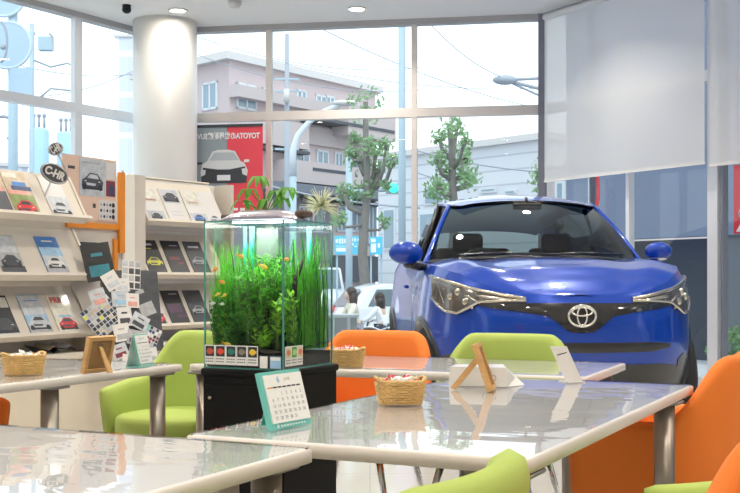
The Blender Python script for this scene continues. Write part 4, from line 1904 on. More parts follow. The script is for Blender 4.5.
def shell_mesh(m):
    k = MB(m)
    n = 56
    rings = []
    for i in range(n + 1):
        t = -1 + 2 * i / n
        a = abs(t)
        if a < .66:                       # curved back
            ph = t / .66 * (pi / 2)
            x, y = .285 * math.copysign(abs(sin(ph)) ** .80, ph), -.255 * abs(cos(ph)) ** .80 - .02
            nx, ny = sin(ph), -cos(ph)
        else:                             # arms
            q_ = (a - .66) / .34
            x, y = math.copysign(.285 - .012 * q_, t), -.02 + .255 * q_
            nx, ny = math.copysign(1, t), 0
        nn = math.hypot(nx, ny)
        nx, ny = nx / nn, ny / nn
        top = .785 - .20 * smooth((a - .22) / .40) - .025 * smooth((a - .66) / .34)
        top -= .03 * (1 - (1 - a) ** .5) * (a < .3) * 0
        bot = .30
        th = .030
        endr = 1 if a < .95 else max(.35, 1 - ((a - .95) / .05) ** 2 * .65)
        ring = []
        zt_ = top
        # outer bottom -> outer top -> inner top -> inner bottom
        prof = [(-.5, bot, 0), (1, bot + .015, 0), (1, bot + (zt_ - bot) * .35, 0), (1, bot + (zt_ - bot) * .7, 0), (1, zt_ - .035, 0), (.75, zt_ - .012, 0),
                (0, zt_, 0), (-.75, zt_ - .012, 0), (-1, zt_ - .035, 0), (-1, bot + (zt_ - bot) * .7, 0), (-1, bot + (zt_ - bot) * .35, 0), (-1, bot + .015, 0)]
        for off, z, _ in prof:
            fl = (.86 + .15 * ((z - bot) / .475) ** .9)
            ring.append((x * fl + nx * off * th * endr, y * fl + ny * off * th * endr, bot + (z - bot) * (1 if endr == 1 else (.94 + .06 * endr))))
        rings.append(ring)
    k.loft(rings, True, True)
    return k.mesh('shell')


def cushion_mesh(m):
    k = MB(m)
    pts = []
    for i in range(40):
        a = 2 * pi * i / 40
        x = .235 * math.copysign(abs(cos(a)) ** .6, cos(a))
        y = .25 * math.copysign(abs(sin(a)) ** .6, sin(a)) + .01
        pts.append((x, y))
    rings = []
    for s, z in ((.90, .315), (.98, .32), (1.0, .34), (1.0, .42), (.985, .437), (.93, .447), (.6, .452), (.2, .453)):
        rings.append([(p[0] * s, p[1] * s, z) for p in pts])
    k.loft(rings)
    return k.mesh('seat_cushion')


def leg_mesh(sx, sy):
    k = MB(CHROME)
    k.tube([(sx * .16, sy * .17, .315), (sx * .235, sy * .235, .008)], [.016, .011], 12)
    k.use(BLACK)
    k.lathe([(.014, 0), (.014, .012)], (sx * .235, sy * .235, 0), 12)
    return k.mesh('leg')


def base_mesh():
    k = MB(BLACK)
    k.rbox((-.19, -.2, .295), (.19, .21, .318), .03)
    return k.mesh('seat_base')


SHELL = {'o': shell_mesh(m_or), 'g': shell_mesh(m_gr)}
CUSH = {'o': cushion_mesh(m_or), 'g': cushion_mesh(m_gr)}
LEGS = [leg_mesh(a, b) for a in (-1, 1) for b in (-1, 1)]
BASE = base_mesh()


def chair(c, x, y, face, label):
    f = Vector(face).normalized()
    root = thing('tub_chair', label, 'chair', (x, y, 0), math.atan2(-f.x, f.y))
    place('shell', SHELL[c], root)
    place('seat_cushion', CUSH[c], root)
    place('seat_base', BASE, root)
    for lm in LEGS:
        place('leg', lm, root)


chair('g', -.80, 4.905, -U, 'green tub chair at the left, in front of the magazine racks')
chair('o', -1.69, 4.255, Vv, 'orange tub chair at the left edge, its arm showing under the far left table')
chair('o', -.05, 4.93, -UD, 'orange tub chair behind the table, just right of the aquarium')
chair('g', .505, 4.64, -UD, 'green tub chair with its back to the bumper of the blue car')
chair('o', .93, 3.74, -Vv, 'orange tub chair pulled up to the far right corner of the centre table')
chair('g', .70, 2.24, -Vv, 'green tub chair squeezed between the two orange ones at the right')
chair('o', .69, 1.60, V(-.5, -.86, 0), 'orange tub chair nearest the camera in the bottom right corner')
chair('g', -.105, 1.550, -Vv, 'green tub chair in the bottom middle, its back before the centre table')

# ================================================================ AQUARIUM
TB = .742
NLt = V(-.511, 3.56, 0)
MT = frame(V(NLt.x, NLt.y, TB), Vv, U, V(0, 0, 1))
TW, TL_, TH = .28, .31, .452
st = thing('aquarium_stand', 'black cabinet stand carrying the aquarium', 'stand', NLt, math.atan2(Vv.y, Vv.x))
k = MB(SATIN_BLACK)
k.box((-.002, -.004, .03), (TW + .006, TL_ + .02, TB - .022))
k.build('cabinet', st)
k = MB(SATIN_BLACK)
k.rbox((-.010, -.012, TB - .022), (TW + .012, TL_ + .03, TB), .006)
k.build('top_board', st)
k = MB(mat('stand_plinth', (.01, .01, .01), .6))
k.box((.0, .0, 0), (TW, TL_, .03))
k.build('plinth', st)
k = MB(SATIN_BLACK)
k.box((.004, -.014, .05), (TW - .004, -.0045, TB - .05))
dr_ = k.build('door', st)
k = MB(STEEL)
k.ball((.03, -.018, TB - .09), .006, 10, 6)
k.build('knob', dr_)

tank = thing('aquarium', 'tall glass aquarium full of green plants on the black stand', 'aquarium', mw=MT)
m_tank = glass('tank_glass', (.955, .985, .975), .045)
m_tedge = mat('tank_glass_edge', (.08, .30, .26), .15, coat=.5)
k = MB(m_tank)
for q_ in (((0, 0), (TW, 0)), ((TW, 0), (TW, TL_)), ((TW, TL_), (0, TL_)), ((0, TL_), (0, 0))):
    (a, b), (c_, d_) = q_
    k.poly([(a, b, .004), (c_, d_, .004), (c_, d_, TH), (a, b, TH)])
k.build('glass_pane', tank)
k = MB(m_tedge)
for x, y in ((0, 0), (TW, 0), (TW, TL_), (0, TL_)):
    k.box((x - .0022, y - .0022, 0), (x + .0022, y + .0022, TH))
for z in (TH - .002,):
    k.box((-.002, -.002, z), (TW + .002, .0015, z + .003))
    k.box((-.002, TL_ - .0015, z), (TW + .002, TL_ + .002, z + .003))
    k.box((-.002, 0, z), (.0015, TL_, z + .003))
    k.box((TW - .0015, 0, z), (TW + .002, TL_, z + .003))
k.build('glass_edge', tank)
k = MB(m_tedge)
k.box((0, 0, 0), (TW, TL_, .005))
k.build('glass_floor', tank)
k = MB(glass('water_surface', (.86, .98, .93), .10, bump=.1, bscale=20))
k.poly([(.002, .002, TH - .022), (TW - .002, .002, TH - .022), (TW - .002, TL_ - .002, TH - .022), (.002, TL_ - .002, TH - .022)])
k.build('water', tank)
# fish name cards along the lower glass
m_cardk = mat('card_dark', (.03, .035, .04), .5)
fc = [(.62, .10, .05), (.75, .07, .03), (.03, .22, .16), (.25, .22, .16), (.85, .55, .05)]


def fish_card(x0, x1, face, col, bg=m_cardk):
    k_ = MB(PAPERW)
    h0, h1 = .012, .072
    if face == 'front':
        k_.M = frame(V(x0, -.0035, h0), V(1, 0, 0), V(0, 0, 1), V(0, -1, 0))
    else:
        k_.M = frame(V(TW + .0035, x0, h0), V(0, 1, 0), V(0, 0, 1), V(1, 0, 0))
    w_ = x1 - x0
    H_ = h1 - h0
    k_.box((0, 0, -.001), (w_, H_, 0))
    k_.use(bg).poly([(.003, H_ * .42, .0006), (w_ - .003, H_ * .42, .0006), (w_ - .003, H_ * .95, .0006), (.003, H_ * .95, .0006)])
    cm_ = mat('fish_%d%d%d' % tuple(int(c * 99) for c in col), col, .5)
    k_.use(cm_).disc((w_ / 2, H_ * .68, .0012), w_ * .30, ry=H_ * .16)
    k_.poly([(w_ * .72, H_ * .68, .0012), (w_ * .88, H_ * .78, .0012), (w_ * .88, H_ * .58, .0012)])
    tx = mat('card_text', (.22, .20, .20), .6)
    k_.use(tx)
    for r_ in range(2):
        y_ = H_ * (.30 - .14 * r_)
        for i_ in range(4):
            k_.poly([(w_ * (.1 + .2 * i_), y_ - .002, .0009), (w_ * (.25 + .2 * i_), y_ - .002, .0009), (w_ * (.25 + .2 * i_), y_ + .0015, .0009), (w_ * (.1 + .2 * i_), y_ + .0015, .0009)])
    k_.build('name_card', tank)


for i, c_ in enumerate(fc):
    fish_card(.002 + .0385 * i, .002 + .0385 * (i + 1) - .001, 'front', c_)
for i, (c_, bgm) in enumerate((((.75, .30, .10), mat('card_pale', (.75, .68, .5), .5)), ((.55, .75, .25), mat('card_green', (.08, .42, .08), .5)), ((.80, .22, .10), mat('card_pale', (.75, .68, .5), .5)))):
    fish_card(.006 + .036 * i, .006 + .036 * (i + 1) - .001, 'side', c_, bgm)
k = MB(PAPERW)
k.M = frame(V(.200, -.0035, .006), V(1, 0, 0), V(0, 0, 1), V(0, -1, 0))
k.box((0, 0, -.001), (.027, .036, 0))
k.build('sticker', tank)
k = MB(mat('sticker_blue', (.35, .55, .80), .5), PAPERW)
k.M = frame(V(.236, -.0035, .006), V(1, 0, 0), V(0, 0, 1), V(0, -1, 0))
k.box((0, 0, -.001), (.038, .036, 0))
k.use(PAPERW).poly([(.002, .024, .001), (.036, .024, .001), (.036, .034, .001), (.002, .034, .001)])
k.build('sticker', tank)


def in_tank(name, label, cat, mb_list, group=None, single=None, loc=(0, 0, 0)):
    """own top-level object placed inside the tank frame"""
    mw = MT @ Matrix.Translation(loc)
    if single is not None:
        o__ = single.build(name, None, mw)
        return tag(o__, label, cat, group)
    root_ = thing(name, label, cat, mw=mw, group=group)
    for nm_, mb_ in mb_list:
        mb_.build(nm_, root_)
    return root_


# gravel bed
gm = mat('dark_gravel', (.045, .040, .035), .8, var=.8, vscale=160, bump=1.0, bscale=160)
k = MB(gm)
rows_ = []
for j in range(21):
    rows_.append([(.004 + (TW - .008) * i / 20, .004 + (TL_ - .008) * j / 20, .052 + .022 * j / 20 + .012 * noise.noise(V(i * .4, j * .4, 0))) for i in range(21)])
k.loft(rows_, closed=False, cap=False)
k.box((.004, .004, .006), (TW - .004, TL_ - .004, .045))
in_tank('gravel_bed', 'dark gravel bed on the bottom of the aquarium', 'gravel', None, single=k)['kind'] = 'stuff'

m_g1 = leaf_mat('plant_bright', (.14, .50, .04), .45, 60, .45)
m_g2 = leaf_mat('plant_mid', (.06, .33, .035), .5, 60, .40)
m_g3 = leaf_mat('plant_dark', (.030, .17, .030), .5, 60, .3)
m_g4 = leaf_mat('plant_lime', (.33, .66, .06), .35, 60, .45)
m_stem = mat('plant_stem', (.10, .22, .05), .6)


def clamp_in(p):
    return V(min(TW - .008, max(.008, p.x)), min(TL_ - .008, max(.008, p.y)), p.z)


def grass(label, cx, cy, n, hmax, m, seed, spread=.03, w_=.004):
    rnd = random.Random(seed)
    k_ = MB(m)
    for i in range(n):
        b0 = V(cx + rnd.gauss(0, spread), cy + rnd.gauss(0, spread), .055)
        h_ = hmax * rnd.uniform(.55, 1.0)
        a = rnd.uniform(0, 2 * pi)
        lean = V(cos(a), sin(a), 0) * h_ * rnd.uniform(.05, .28)
        e = V(-sin(a + .8), cos(a + .8), 0)
        w0 = w_ * rnd.uniform(.6, 1.2)
        L_ = []
        R_ = []
        for j in range(7):
            t_ = j / 6
            p = b0 + V(0, 0, h_ * t_) + lean * t_ ** 2 + V(cos(a * 3 + t_ * 5), sin(a * 2 + t_ * 4), 0) * .004
            p.z = min(p.z, TH - .026)
            ww = w0 * (1 - .75 * t_ ** 2)
            L_.append(clamp_in(p - e * ww))
            R_.append(clamp_in(p + e * ww))
        k_.loft([L_, R_], closed=False, cap=False)
    in_tank('aquarium_grass', label, 'aquarium plant', None, single=k_)


def bush(label, cx, cy, z0, z1, r, nst, nl, m, seed, leaf=.012, asp=.38, name='aquarium_plant'):
    rnd = random.Random(seed)
    s_ = MB(m_stem)
    l_ = MB(m)
    for i in range(nst):
        a = rnd.uniform(0, 2 * pi)
        rr = rnd.uniform(0, r)
        top = clamp_in(V(cx + rr * cos(a), cy + rr * sin(a), rnd.uniform(z0 + (z1 - z0) * .5, z1)))
        b0 = clamp_in(V(cx + rr * .35 * cos(a), cy + rr * .35 * sin(a), .058))
        pts = [b0.lerp(top, t_) + V(sin(t_ * 5 + i), cos(t_ * 4 + i), 0) * .003 for t_ in (0, .25, .5, .75, 1)]
        s_.tube([clamp_in(p) for p in pts], .0011, 5)
        for j in range(nl):
            t_ = .15 + .85 * (j + rnd.random()) / nl
            p = b0.lerp(top, t_)
            if p.z < z0 - .03:
                continue
            b1 = rnd.uniform(0, 2 * pi)
            d_ = V(cos(b1), sin(b1), rnd.uniform(.1, .9)).normalized()
            e = d_.cross(V(0, 0, 1)).normalized()
            q_ = leaf * rnd.uniform(.6, 1.25)
            tip = clamp_in(p + d_ * q_ * 2)
            mid = clamp_in(p + d_ * q_) + V(0, 0, q_ * .15)
            l_.f([l_.v(p), l_.v(clamp_in(mid - e * q_ * asp)), l_.v(tip), l_.v(clamp_in(mid + e * q_ * asp))], True)
    in_tank(name, label, 'aquarium plant', [('stems', s_), ('leaves', l_)])


grass('tall green grass blades at the left back of the aquarium', .05, .20, 130, .36, m_g1, 11, .035, .0032)
grass('tall thin grass along the left front glass of the aquarium', .035, .09, 120, .33, m_g1, 12, .03, .003)
grass('dense grass at the far right corner of the aquarium', TW - .05, TL_ - .06, 110, .37, m_g1, 13, .035, .003)
grass('fine grass by the right pane behind the driftwood', TW - .035, .18, 110, .33, m_g1, 14, .03, .003)
grass('tall dark strap leaves in the middle back of the aquarium', .14, .24, 110, .37, m_g3, 15, .07, .006)
bush('bushy bright leaved plant in the centre of the aquarium', .165, .10, .16, .35, .075, 64, 17, m_g1, 21, .0115)
bush('bushy plant filling the middle left of the aquarium', .085, .10, .12, .30, .06, 46, 15, m_g2, 22, .012)
bush('lime leaved plant near the front corner of the aquarium', .235, .05, .13, .235, .030, 12, 9, m_g4, 23, .014, .55)
bush('lime leaved plant on the right side of the aquarium', .262, .08, .10, .24, .035, 20, 9, m_g4, 24, .014, .55)
bush('broad leaved plant at the front left of the aquarium', .045, .045, .06, .17, .045, 28, 8, m_g4, 25, .019, .42)
bush('pale broad leaved plant low at the front of the aquarium', .19, .035, .06, .125, .035, 16, 7, m_g4, 26, .016, .45)
bush('dark leaved plant low in the middle of the aquarium', .13, .05, .06, .15, .05, 24, 8, m_g3, 27, .017, .5)
bush('mid green bush along the right pane of the aquarium', .25, .22, .10, .29, .05, 30, 12, m_g2, 28, .011)
bush('dark dense plant covering the left back of the aquarium', .07, .27, .10, .36, .07, 50, 16, m_g3, 41, .014, .45)
bush('dark dense plant covering the right back of the aquarium', .20, .27, .10, .34, .06, 40, 16, m_g3, 42, .014, .45)
bush('leafy bright plant pressed to the front pane of the aquarium', .15, .04, .14, .31, .065, 46, 14, m_g1, 43, .014, .42)
bush('leafy plant standing in the front left corner of the aquarium', .028, .03, .09, .24, .028, 26, 10, m_g2, 45, .013, .45)
grass('fine grass rising along the far left edge of the aquarium', .022, .06, 70, .34, m_g1, 46, .014, .0028)
bush('small leaved plant low against the left front of the aquarium', .09, .03, .07, .17, .05, 26, 9, m_g2, 44, .016, .45)
k = MB(mat('driftwood', (.030, .020, .014), .8, bump=.6, bscale=60))
k.tube([(.20, .16, .05), (.215, .15, .14), (.235, .14, .22), (.240, .15, .28), (.252, .17, .335)], [.022, .018, .013, .009, .004], 9)
k.tube([(.235, .14, .2), (.25, .12, .24), (.262, .10, .262)], [.009, .006, .003], 7)
k.tube([(.13, .12, .05), (.15, .10, .11), (.17, .09, .16), (.165, .10, .20)], [.02, .015, .009, .004], 8)
in_tank('driftwood', 'dark branching driftwood rising through the right half of the aquarium', 'driftwood', None, single=k)
k = MB(mat('reflection_strip', (.03, .55, .42), .3, coat=.5))  # window reflections in the tank, put in as teal upright tubes
k.tube([(.045, .16, .25), (.045, .16, TH - .01)], .006, 10)
k.tube([(.068, .165, .25), (.068, .165, TH - .01)], .008, 10)
k.tube([(.225, TL_ - .05, .2), (.225, TL_ - .05, TH - .01)], .008, 10)
in_tank('reflection_strip', 'teal tubes imitating window reflections in the upper part of the aquarium', 'reflection strip', None, single=k)
k = MB(mat('filter_box', (.22, .25, .22), .6))
k.box((.095, .15, TH - .11), (.15, .19, TH - .02))
in_tank('filter_box', 'pale box filter hanging inside the top middle of the aquarium', 'filter', None, single=k)


def fish_mesh(m, mf):
    k_ = MB(m)
    rings = []
    for x, r_ in ((-.5, .05), (-.35, .12), (-.1, .21), (.15, .22), (.35, .15), (.48, .04)):
        rings.append([(x, r_ * .45 * cos(a), r_ * sin(a)) for a in [2 * pi * i / 10 for i in range(10)]])
    k_.loft(rings)
    o1 = k_.mesh('body')
    k_ = MB(mf)
    k_.poly([(-.48, 0, .0), (-.8, 0, .22), (-.68, 0, 0), (-.8, 0, -.22)])
    k_.poly([(-.15, 0, .19), (.15, 0, .20), (-.05, 0, .36)])
    k_.poly([(-.1, 0, -.19), (.1, 0, -.2), (-.05, 0, -.32)])
    o2 = k_.mesh('fins')
    k_ = MB(BLACK)
    for s_ in (-1, 1):
        k_.ball((.33, s_ * .065, .04), .03, 6, 5)
    return o1, o2, k_.mesh('eye')


m_fo = mat('fish_orange', (.90, .30, .03), .35, coat=.4)
m_fy = mat('fish_yellow', (.90, .62, .04), .35, coat=.4)
m_fw = mat('fish_white', (.80, .80, .76), .35, coat=.4)
FM = {'o': fish_mesh(m_fo, m_fo), 'y': fish_mesh(m_fy, m_fy), 'w': fish_mesh(m_fw, m_fw)}
fl = [('o', .030, .012, .305, .024, 'orange fish highest at the left pane of the aquarium'),
      ('o', .118, .02, .345, .024, 'orange fish swimming near the top middle of the aquarium'),
      ('y', .205, .012, .312, .030, 'yellow fish pointing down near the top right of the front pane'),
      ('o', .055, .012, .265, .024, 'orange fish below the highest one by the left pane'),
      ('y', .040, .012, .228, .024, 'yellow fish in the middle of the left pane'),
      ('y', .064, .012, .225, .020, 'small yellow fish just right of the other yellow fish'),
      ('w', .022, .012, .200, .020, 'white fish at the very left of the aquarium'),
      ('w', .055, .012, .198, .020, 'white fish beside the other white one at the left'),
      ('y', .075, .012, .075, .030, 'fat yellow fish hovering over the gravel at the front'),
      ('o', .262, .05, .335, .022, 'orange fish seen through the right pane near the water surface')]
for c_, x, y, z, s_, lb in fl:
    rt = thing('fish', lb, 'fish', mw=MT @ Matrix.Translation((x, y, z)) @ Matrix.Rotation(random.Random(lb).uniform(-.7, .7), 4, 'Y') @ Matrix.Scale(s_, 4))
    for nm_, me_ in zip(('body', 'fins', 'eye'), FM[c_]):
        place(nm_, me_, rt)

# lamp bridging the tank
m_lampb = mat('tank_lamp_silver', (.60, .56, .66), .22, metal=.75)
root_ = thing('aquarium_lamp', 'silver light bar with dark end pieces lying across the aquarium top', 'lamp', mw=MT @ Matrix.Translation((TW / 2, TL_ / 2, TH + .003)))
k = MB(m_lampb)
dg_ = V(.9, .44, 0).normalized()
k.M = frame(V(-.0, -.035, .0), V(.99, .14, 0).normalized(), V(-.14, .99, 0).normalized(), V(0, 0, 1))
rings = []
for x in (-.125, -.115, -.10, -.06, 0, .06, .10, .115, .125):
    lift = .026 * (1 - min(1, abs(x) / .125) ** 4)
    rings.append([(x * 1.04, -.05, .002), (x * 1.04, -.045, .006 + lift * .6), (x, -.02, .010 + lift), (x, .02, .010 + lift), (x * 1.04, .045, .006 + lift * .6), (x * 1.04, .05, .002)])
k.loft(rings)
k.build('housing', root_)
k = MB(mat('lamp_end_brown', (.10, .06, .045), .5))
k.rbox((-.140, -.07, .006), (-.10, .03, .024), .006)
k.build('end_piece', root_)
k = MB(mat('lamp_end_brown', (.10, .06, .045), .5))
k.rbox((.105, -.03, .012), (.138, .035, .034), .008)
k.build('end_piece', root_)
k = MB(mat('lamp_led', (.95, 1.0, .98), .5, emit=6))
k.M = frame(V(-.0, -.035, -.002), V(.99, .14, 0).normalized(), V(-.14, .99, 0).normalized(), V(0, 0, 1))
k.box((-.10, -.018, -.002), (.10, .018, .001))
k.build('led_strip', root_)
al = bpy.data.lights.new('tank_light', 'AREA')
al.shape = 'RECTANGLE'
al.size = .25
al.size_y = .26
al.energy = 2.6
al.color = (.92, 1.0, .95)
lo = bpy.data.objects.new('tank_light', al)
COL.objects.link(lo)
lo.parent = root_
lo.location = (0, 0, -.008)
k = MB(glass('tank_lid', (.93, .93, .97), .12))
k.box((-TW / 2 + .004, -TL_ / 2 + .004, -.001), (TW / 2 - .004, TL_ / 2 - .004, .001))
k.build('lid', root_)

# plants standing on top
ptop = TB + TH + .02
pc = MT @ V(.10, .20, TH + .004)
root_ = thing('potted_plant', 'small pachira plant with drooping green leaves on top of the aquarium', 'plant', pc)
k = MB(mat('small_pot', (.30, .18, .11), .6))
k.lathe([(.020, 0), (.026, .03), (.028, .03), (.024, .026), (.018, .004)], n=20)
k.build('pot', root_)
m_pl = leaf_mat('pachira_leaf', (.13, .38, .05), .3, 30, .35)
k = MB(m_pl)
s_ = MB(m_stem)
rnd = random.Random(9)
for (tx, tz) in ((-.055, .105), (-.02, .145), (.03, .10), (.055, .075), (.005, .07), (.07, .11), (-.075, .07)):
    tip0 = V(tx, rnd.uniform(-.03, .02), tz)
    s_.tube([(0, 0, .02), (tx * .35, 0, tz * .6), tip0], .0018, 6)
    for j in range(6):
        a = 2 * pi * j / 6 + rnd.random()
        L_ = rnd.uniform(.038, .055)
        d_ = V(cos(a), sin(a), 0)
        e = V(-sin(a), cos(a), 0)
        A = tip0
        B = tip0 + d_ * L_ * .45 + V(0, 0, .002)
        C_ = tip0 + d_ * L_ * .8 - V(0, 0, L_ * .45)
        for w_a, P, Q in ((0, A, B), (1, B, C_)):
            pass
        k.loft([[A, B - e * .009, C_ - e * .006, C_ + d_ * .006 - V(0, 0, .014)], [A, B, C_, C_ + d_ * .006 - V(0, 0, .014)], [A, B + e * .009, C_ + e * .006, C_ + d_ * .006 - V(0, 0, .014)]], closed=False, cap=False)
s_.build('stem', root_)
k.build('leaves', root_)
pc = MT @ V(TW - .02, TL_ - .035, TH + .004)
root_ = thing('air_plant', 'spiky pale air plant in a small glass on the aquarium top, right end', 'plant', pc)
k = MB(glass('small_glass_pot', (.9, .95, .95), .1))
k.lathe([(.012, 0), (.016, .04), (.015, .04), (.011, .003)], n=18)
k.build('pot', root_)
k = MB(leaf_mat('air_plant_leaf', (.88, .90, .74), .08, 30, .55))
for i in range(110):
    a = rnd.uniform(0, 2 * pi)
    el = rnd.uniform(-.5, 1.4)
    L_ = rnd.uniform(.055, .078)
    d_ = V(cos(a) * cos(el), sin(a) * cos(el), sin(el))
    b0 = V(0, 0, .050)
    k.tube([b0, b0 + d_ * L_ * .55, b0 + d_ * L_ + V(0, 0, -L_ * .10)], [.0016, .0012, .0005], 4)
k.build('leaves', root_)

# ================================================================ MAGAZINE RACKS
Nn = V(Vv.x, Vv.y, 0)          # rack front direction


def tray_frame(o, e1, n, tilt=.43):
    e2 = (V(0, 0, 1) * math.sqrt(1 - tilt * tilt) - n * tilt).normalized()
    e3 = e1.cross(e2).normalized()
    return frame(o, e1, e2, e3)


OA = V(-2.25, 7.0, 0)
SA0, SA1 = -1.4, .86
TIERS = (.655, 1.035, 1.415)
rackA = thing('magazine_rack', 'cream magazine rack with slanted trays along the left side', 'rack', (0, 0, 0))
MA = frame(OA, U, -Nn, V(0, 0, 1))     # local x along rack, y to its back
k = MB(RACKM)
k.M = MA
k.box((SA0, .17, .52), (1.41, .20, 1.42))
k.build('back_panel', rackA)
k = MB(mat('rack_base_cream', (.74, .66, .52), .5))
k.M = MA
k.box((SA0, -.05, .0), (1.75, .35, .50))
k.build('base_cabinet', rackA)
k = MB(RACKM)
k.M = MA
k.box((SA0, -.09, .50), (1.78, .37, .53))
k.build('counter_top', rackA)
k = MB(RACKM)
k.M = MA
k.box((SA1 + .0, -.0, .53), (SA1 + .03, .17, .66))
k.box((1.385, .165, .53), (1.41, .17, 1.80))
k.build('end_panel', rackA)
k = MB(ORANGE_TRIM)
k.M = MA
k.box((.78, .15, 1.365), (1.33, .169, 1.405))
k.box((1.33, .14, 1.20), (1.39, .164, 1.78))
k.box((1.28, .15, .98), (1.32, .169, 1.30))
k.build('orange_trim', rackA)
for i, z in enumerate(TIERS):
    T = tray_frame(OA + V(0, 0, z), U, Nn, .48)
    s1 = SA1 if i < 2 else .80
    k = MB(RACKM)
    k.M = T
    k.box((SA0, 0, -.018), (s1, .36 if i < 2 else .33, 0))
    k.box((SA0, -.02, -.03), (s1, 0, .045))
    k.box((s1 - .02, -.02, -.03), (s1, .36 if i < 2 else .33, .012))
    k.build('tray', rackA)

m_p = {n_: mat('print_' + n_, c_, .35, coat=.4, var=.0 if n_ in ('white', 'black', 'orange', 'teal', 'red', 'yellow', 'maroon') else .45, vscale=22) for n_, c_ in dict(
    white=(.74, .72, .70), grey=(.42, .43, .45), black=(.018, .018, .02), blue=(.05, .20, .55), sky=(.32, .52, .72), silver=(.55, .58, .62),
    red=(.62, .03, .04), dark=(.06, .065, .075), cream=(.80, .72, .60), yellow=(.72, .70, .05), green=(.25, .32, .12), pink=(.75, .35, .30),
    purple=(.10, .03, .09), maroon=(.22, .03, .05), teal=(.16, .55, .48), orange=(.80, .34, .10), navy=(.03, .06, .16), tan=(.60, .48, .34), cyan=(.03, .22, .28)).items()}


def car_art(k, cx, cy, w, col, glassc='dark'):
    """small printed front three-quarter car"""
    h = w * .46
    z = .0022
    k.use(m_p['black']).poly([(cx - w * .48, cy - h * .55, z), (cx + w * .48, cy - h * .55, z), (cx + w * .46, cy - h * .3, z), (cx - w * .46, cy - h * .3, z)])
    k.use(m_p[col]).poly([(cx - w * .5, cy - h * .38, z + .0003), (cx + w * .46, cy - h * .42, z + .0003), (cx + w * .5, cy, z + .0003), (cx + w * .40, cy + h * .14, z + .0003),
                          (cx + w * .24, cy + h * .5, z + .0003), (cx - w * .12, cy + h * .55, z + .0003), (cx - w * .34, cy + h * .18, z + .0003), (cx - w * .48, cy + h * .05, z + .0003)])
    k.use(m_p[glassc]).poly([(cx - w * .26, cy + h * .18, z + .0006), (cx + w * .30, cy + h * .16, z + .0006), (cx + w * .20, cy + h * .43, z + .0006), (cx - w * .10, cy + h * .46, z + .0006)])
    k.poly([(cx - w * .30, cy - h * .12, z + .0006), (cx + w * .16, cy - h * .14, z + .0006), (cx + w * .12, cy - h * .30, z + .0006), (cx - w * .26, cy - h * .28, z + .0006)])
    k.use(m_p['black'])
    for x in (-.38, .36):
        k.disc((cx + w * x, cy - h * .40, z + .0009), w * .095, n=14)
    k.use(m_p['white'])
    for x in (-.40, .24):
        k.poly([(cx + w * x, cy - h * .02, z + .0009), (cx + w * (x + .12), cy - h * .06, z + .0009), (cx + w * (x + .1), cy + h * .04, z + .0009)])


def brochure(label, T, x, bg, car=None, title=None, tcol='white', low=None, w=.205, h=.285, bands=(), cw=.8, cy=.28, ts=.045, thick=.006, y0=.002, ty=.86, name='brochure', cat='brochure', group=None):
    k = MB(m_p[bg])
    k.box((-w / 2, y0, .0), (w / 2, y0 + h, thick - .0005))
    k.M = Matrix.Translation((0, y0, thick - .0005))
    if low:
        k.use(m_p[low]).poly([(-w / 2, 0, .0006), (w / 2, 0, .0006), (w / 2, h * .22, .0006), (-w / 2, h * .22, .0006)])
    for (c_, ya, yb, xa, xb) in bands:
        k.use(m_p[c_]).poly([(w * xa, h * ya, .0012), (w * xb, h * ya, .0012), (w * xb, h * yb, .0012), (w * xa, h * yb, .0012)])
    if car:
        car_art(k, 0, h * cy, w * cw, car)
    root_ = thing(name, label, cat, mw=T @ Matrix.Translation((x, 0, .002)), group=group)
    k.build('cover', root_)
    if title:
        me = text_mesh(title, ts, m_p[tcol], w * .8, .0004, bold=.001)
        place('title', me, root_, Matrix.Translation((0, y0 + h * ty, thick + .002)))
    return root_


def sA(px):
    return along(OA, U, px)


TA = [tray_frame(OA + V(0, 0, z), U, Nn, .48) for z in TIERS]
brochure('black brochure with a dark car on the lowest tray at the left edge', TA[0], sA(9), 'black', 'dark', cw=.95, bands=[('silver', .02, .08, -.5, .5), ('cream', .7, .95, .1, .45)])
brochure('pale blue brochure with a silver saloon on the lowest tray', TA[0], sA(43), 'sky', 'silver', cw=.95, low='grey', cy=.30, bands=[('silver', .5, .98, -.48, .48), ('blue', .84, .87, -.3, .3)])
brochure('white PRIUS brochure with a red car on the lowest tray', TA[0], sA(71), 'cream', 'red', 'PRIUS', 'red', cw=.85, cy=.24, ts=.06, ty=.84, bands=[('grey', .66, .67, -.3, .35), ('sky', .40, .46, -.3, .3)])
brochure('grey brochure with a dark car front on the middle tray', TA[1], sA(16), 'grey', 'dark', cw=.85, low='dark', cy=.34, bands=[('silver', .55, .97, -.47, .47)])
brochure('bright blue brochure with a white car on the middle tray', TA[1], sA(60), 'blue', 'white', cw=.80, low='grey', cy=.32, bands=[('sky', .5, .72, -.5, .5), ('white', .86, .9, -.25, .25), ('silver', .22, .5, -.5, .5)])
brochure('mosaic brochure with a dark figure at the left edge of the top tray', TA[2], sA(2), 'pink', None, bands=[('dark', .02, .5, -.1, .5), ('tan', .6, .98, -.5, .5), ('navy', .5, .62, -.5, .1)], h=.31)
r_ = brochure('colourful brochure showing a blue car above a red car on the top tray', TA[2], sA(29), 'tan', 'red', cw=.85, cy=.17, w=.22, h=.31,
              bands=[('green', .0, .46, -.5, .5), ('pink', .46, .56, -.5, .3), ('cream', .86, .98, -.46, .1), ('navy', .56, .66, -.3, .5), ('blue', .66, .76, -.2, .35), ('silver', .76, .80, -.1, .2)])
brochure('white brochure with a pale grey car under the round badge board', TA[2], sA(64), 'white', 'silver', cw=.95, cy=.22, w=.20, h=.30, bands=[('silver', .02, .5, -.42, .48), ('grey', .02, .09, -.4, .48)])


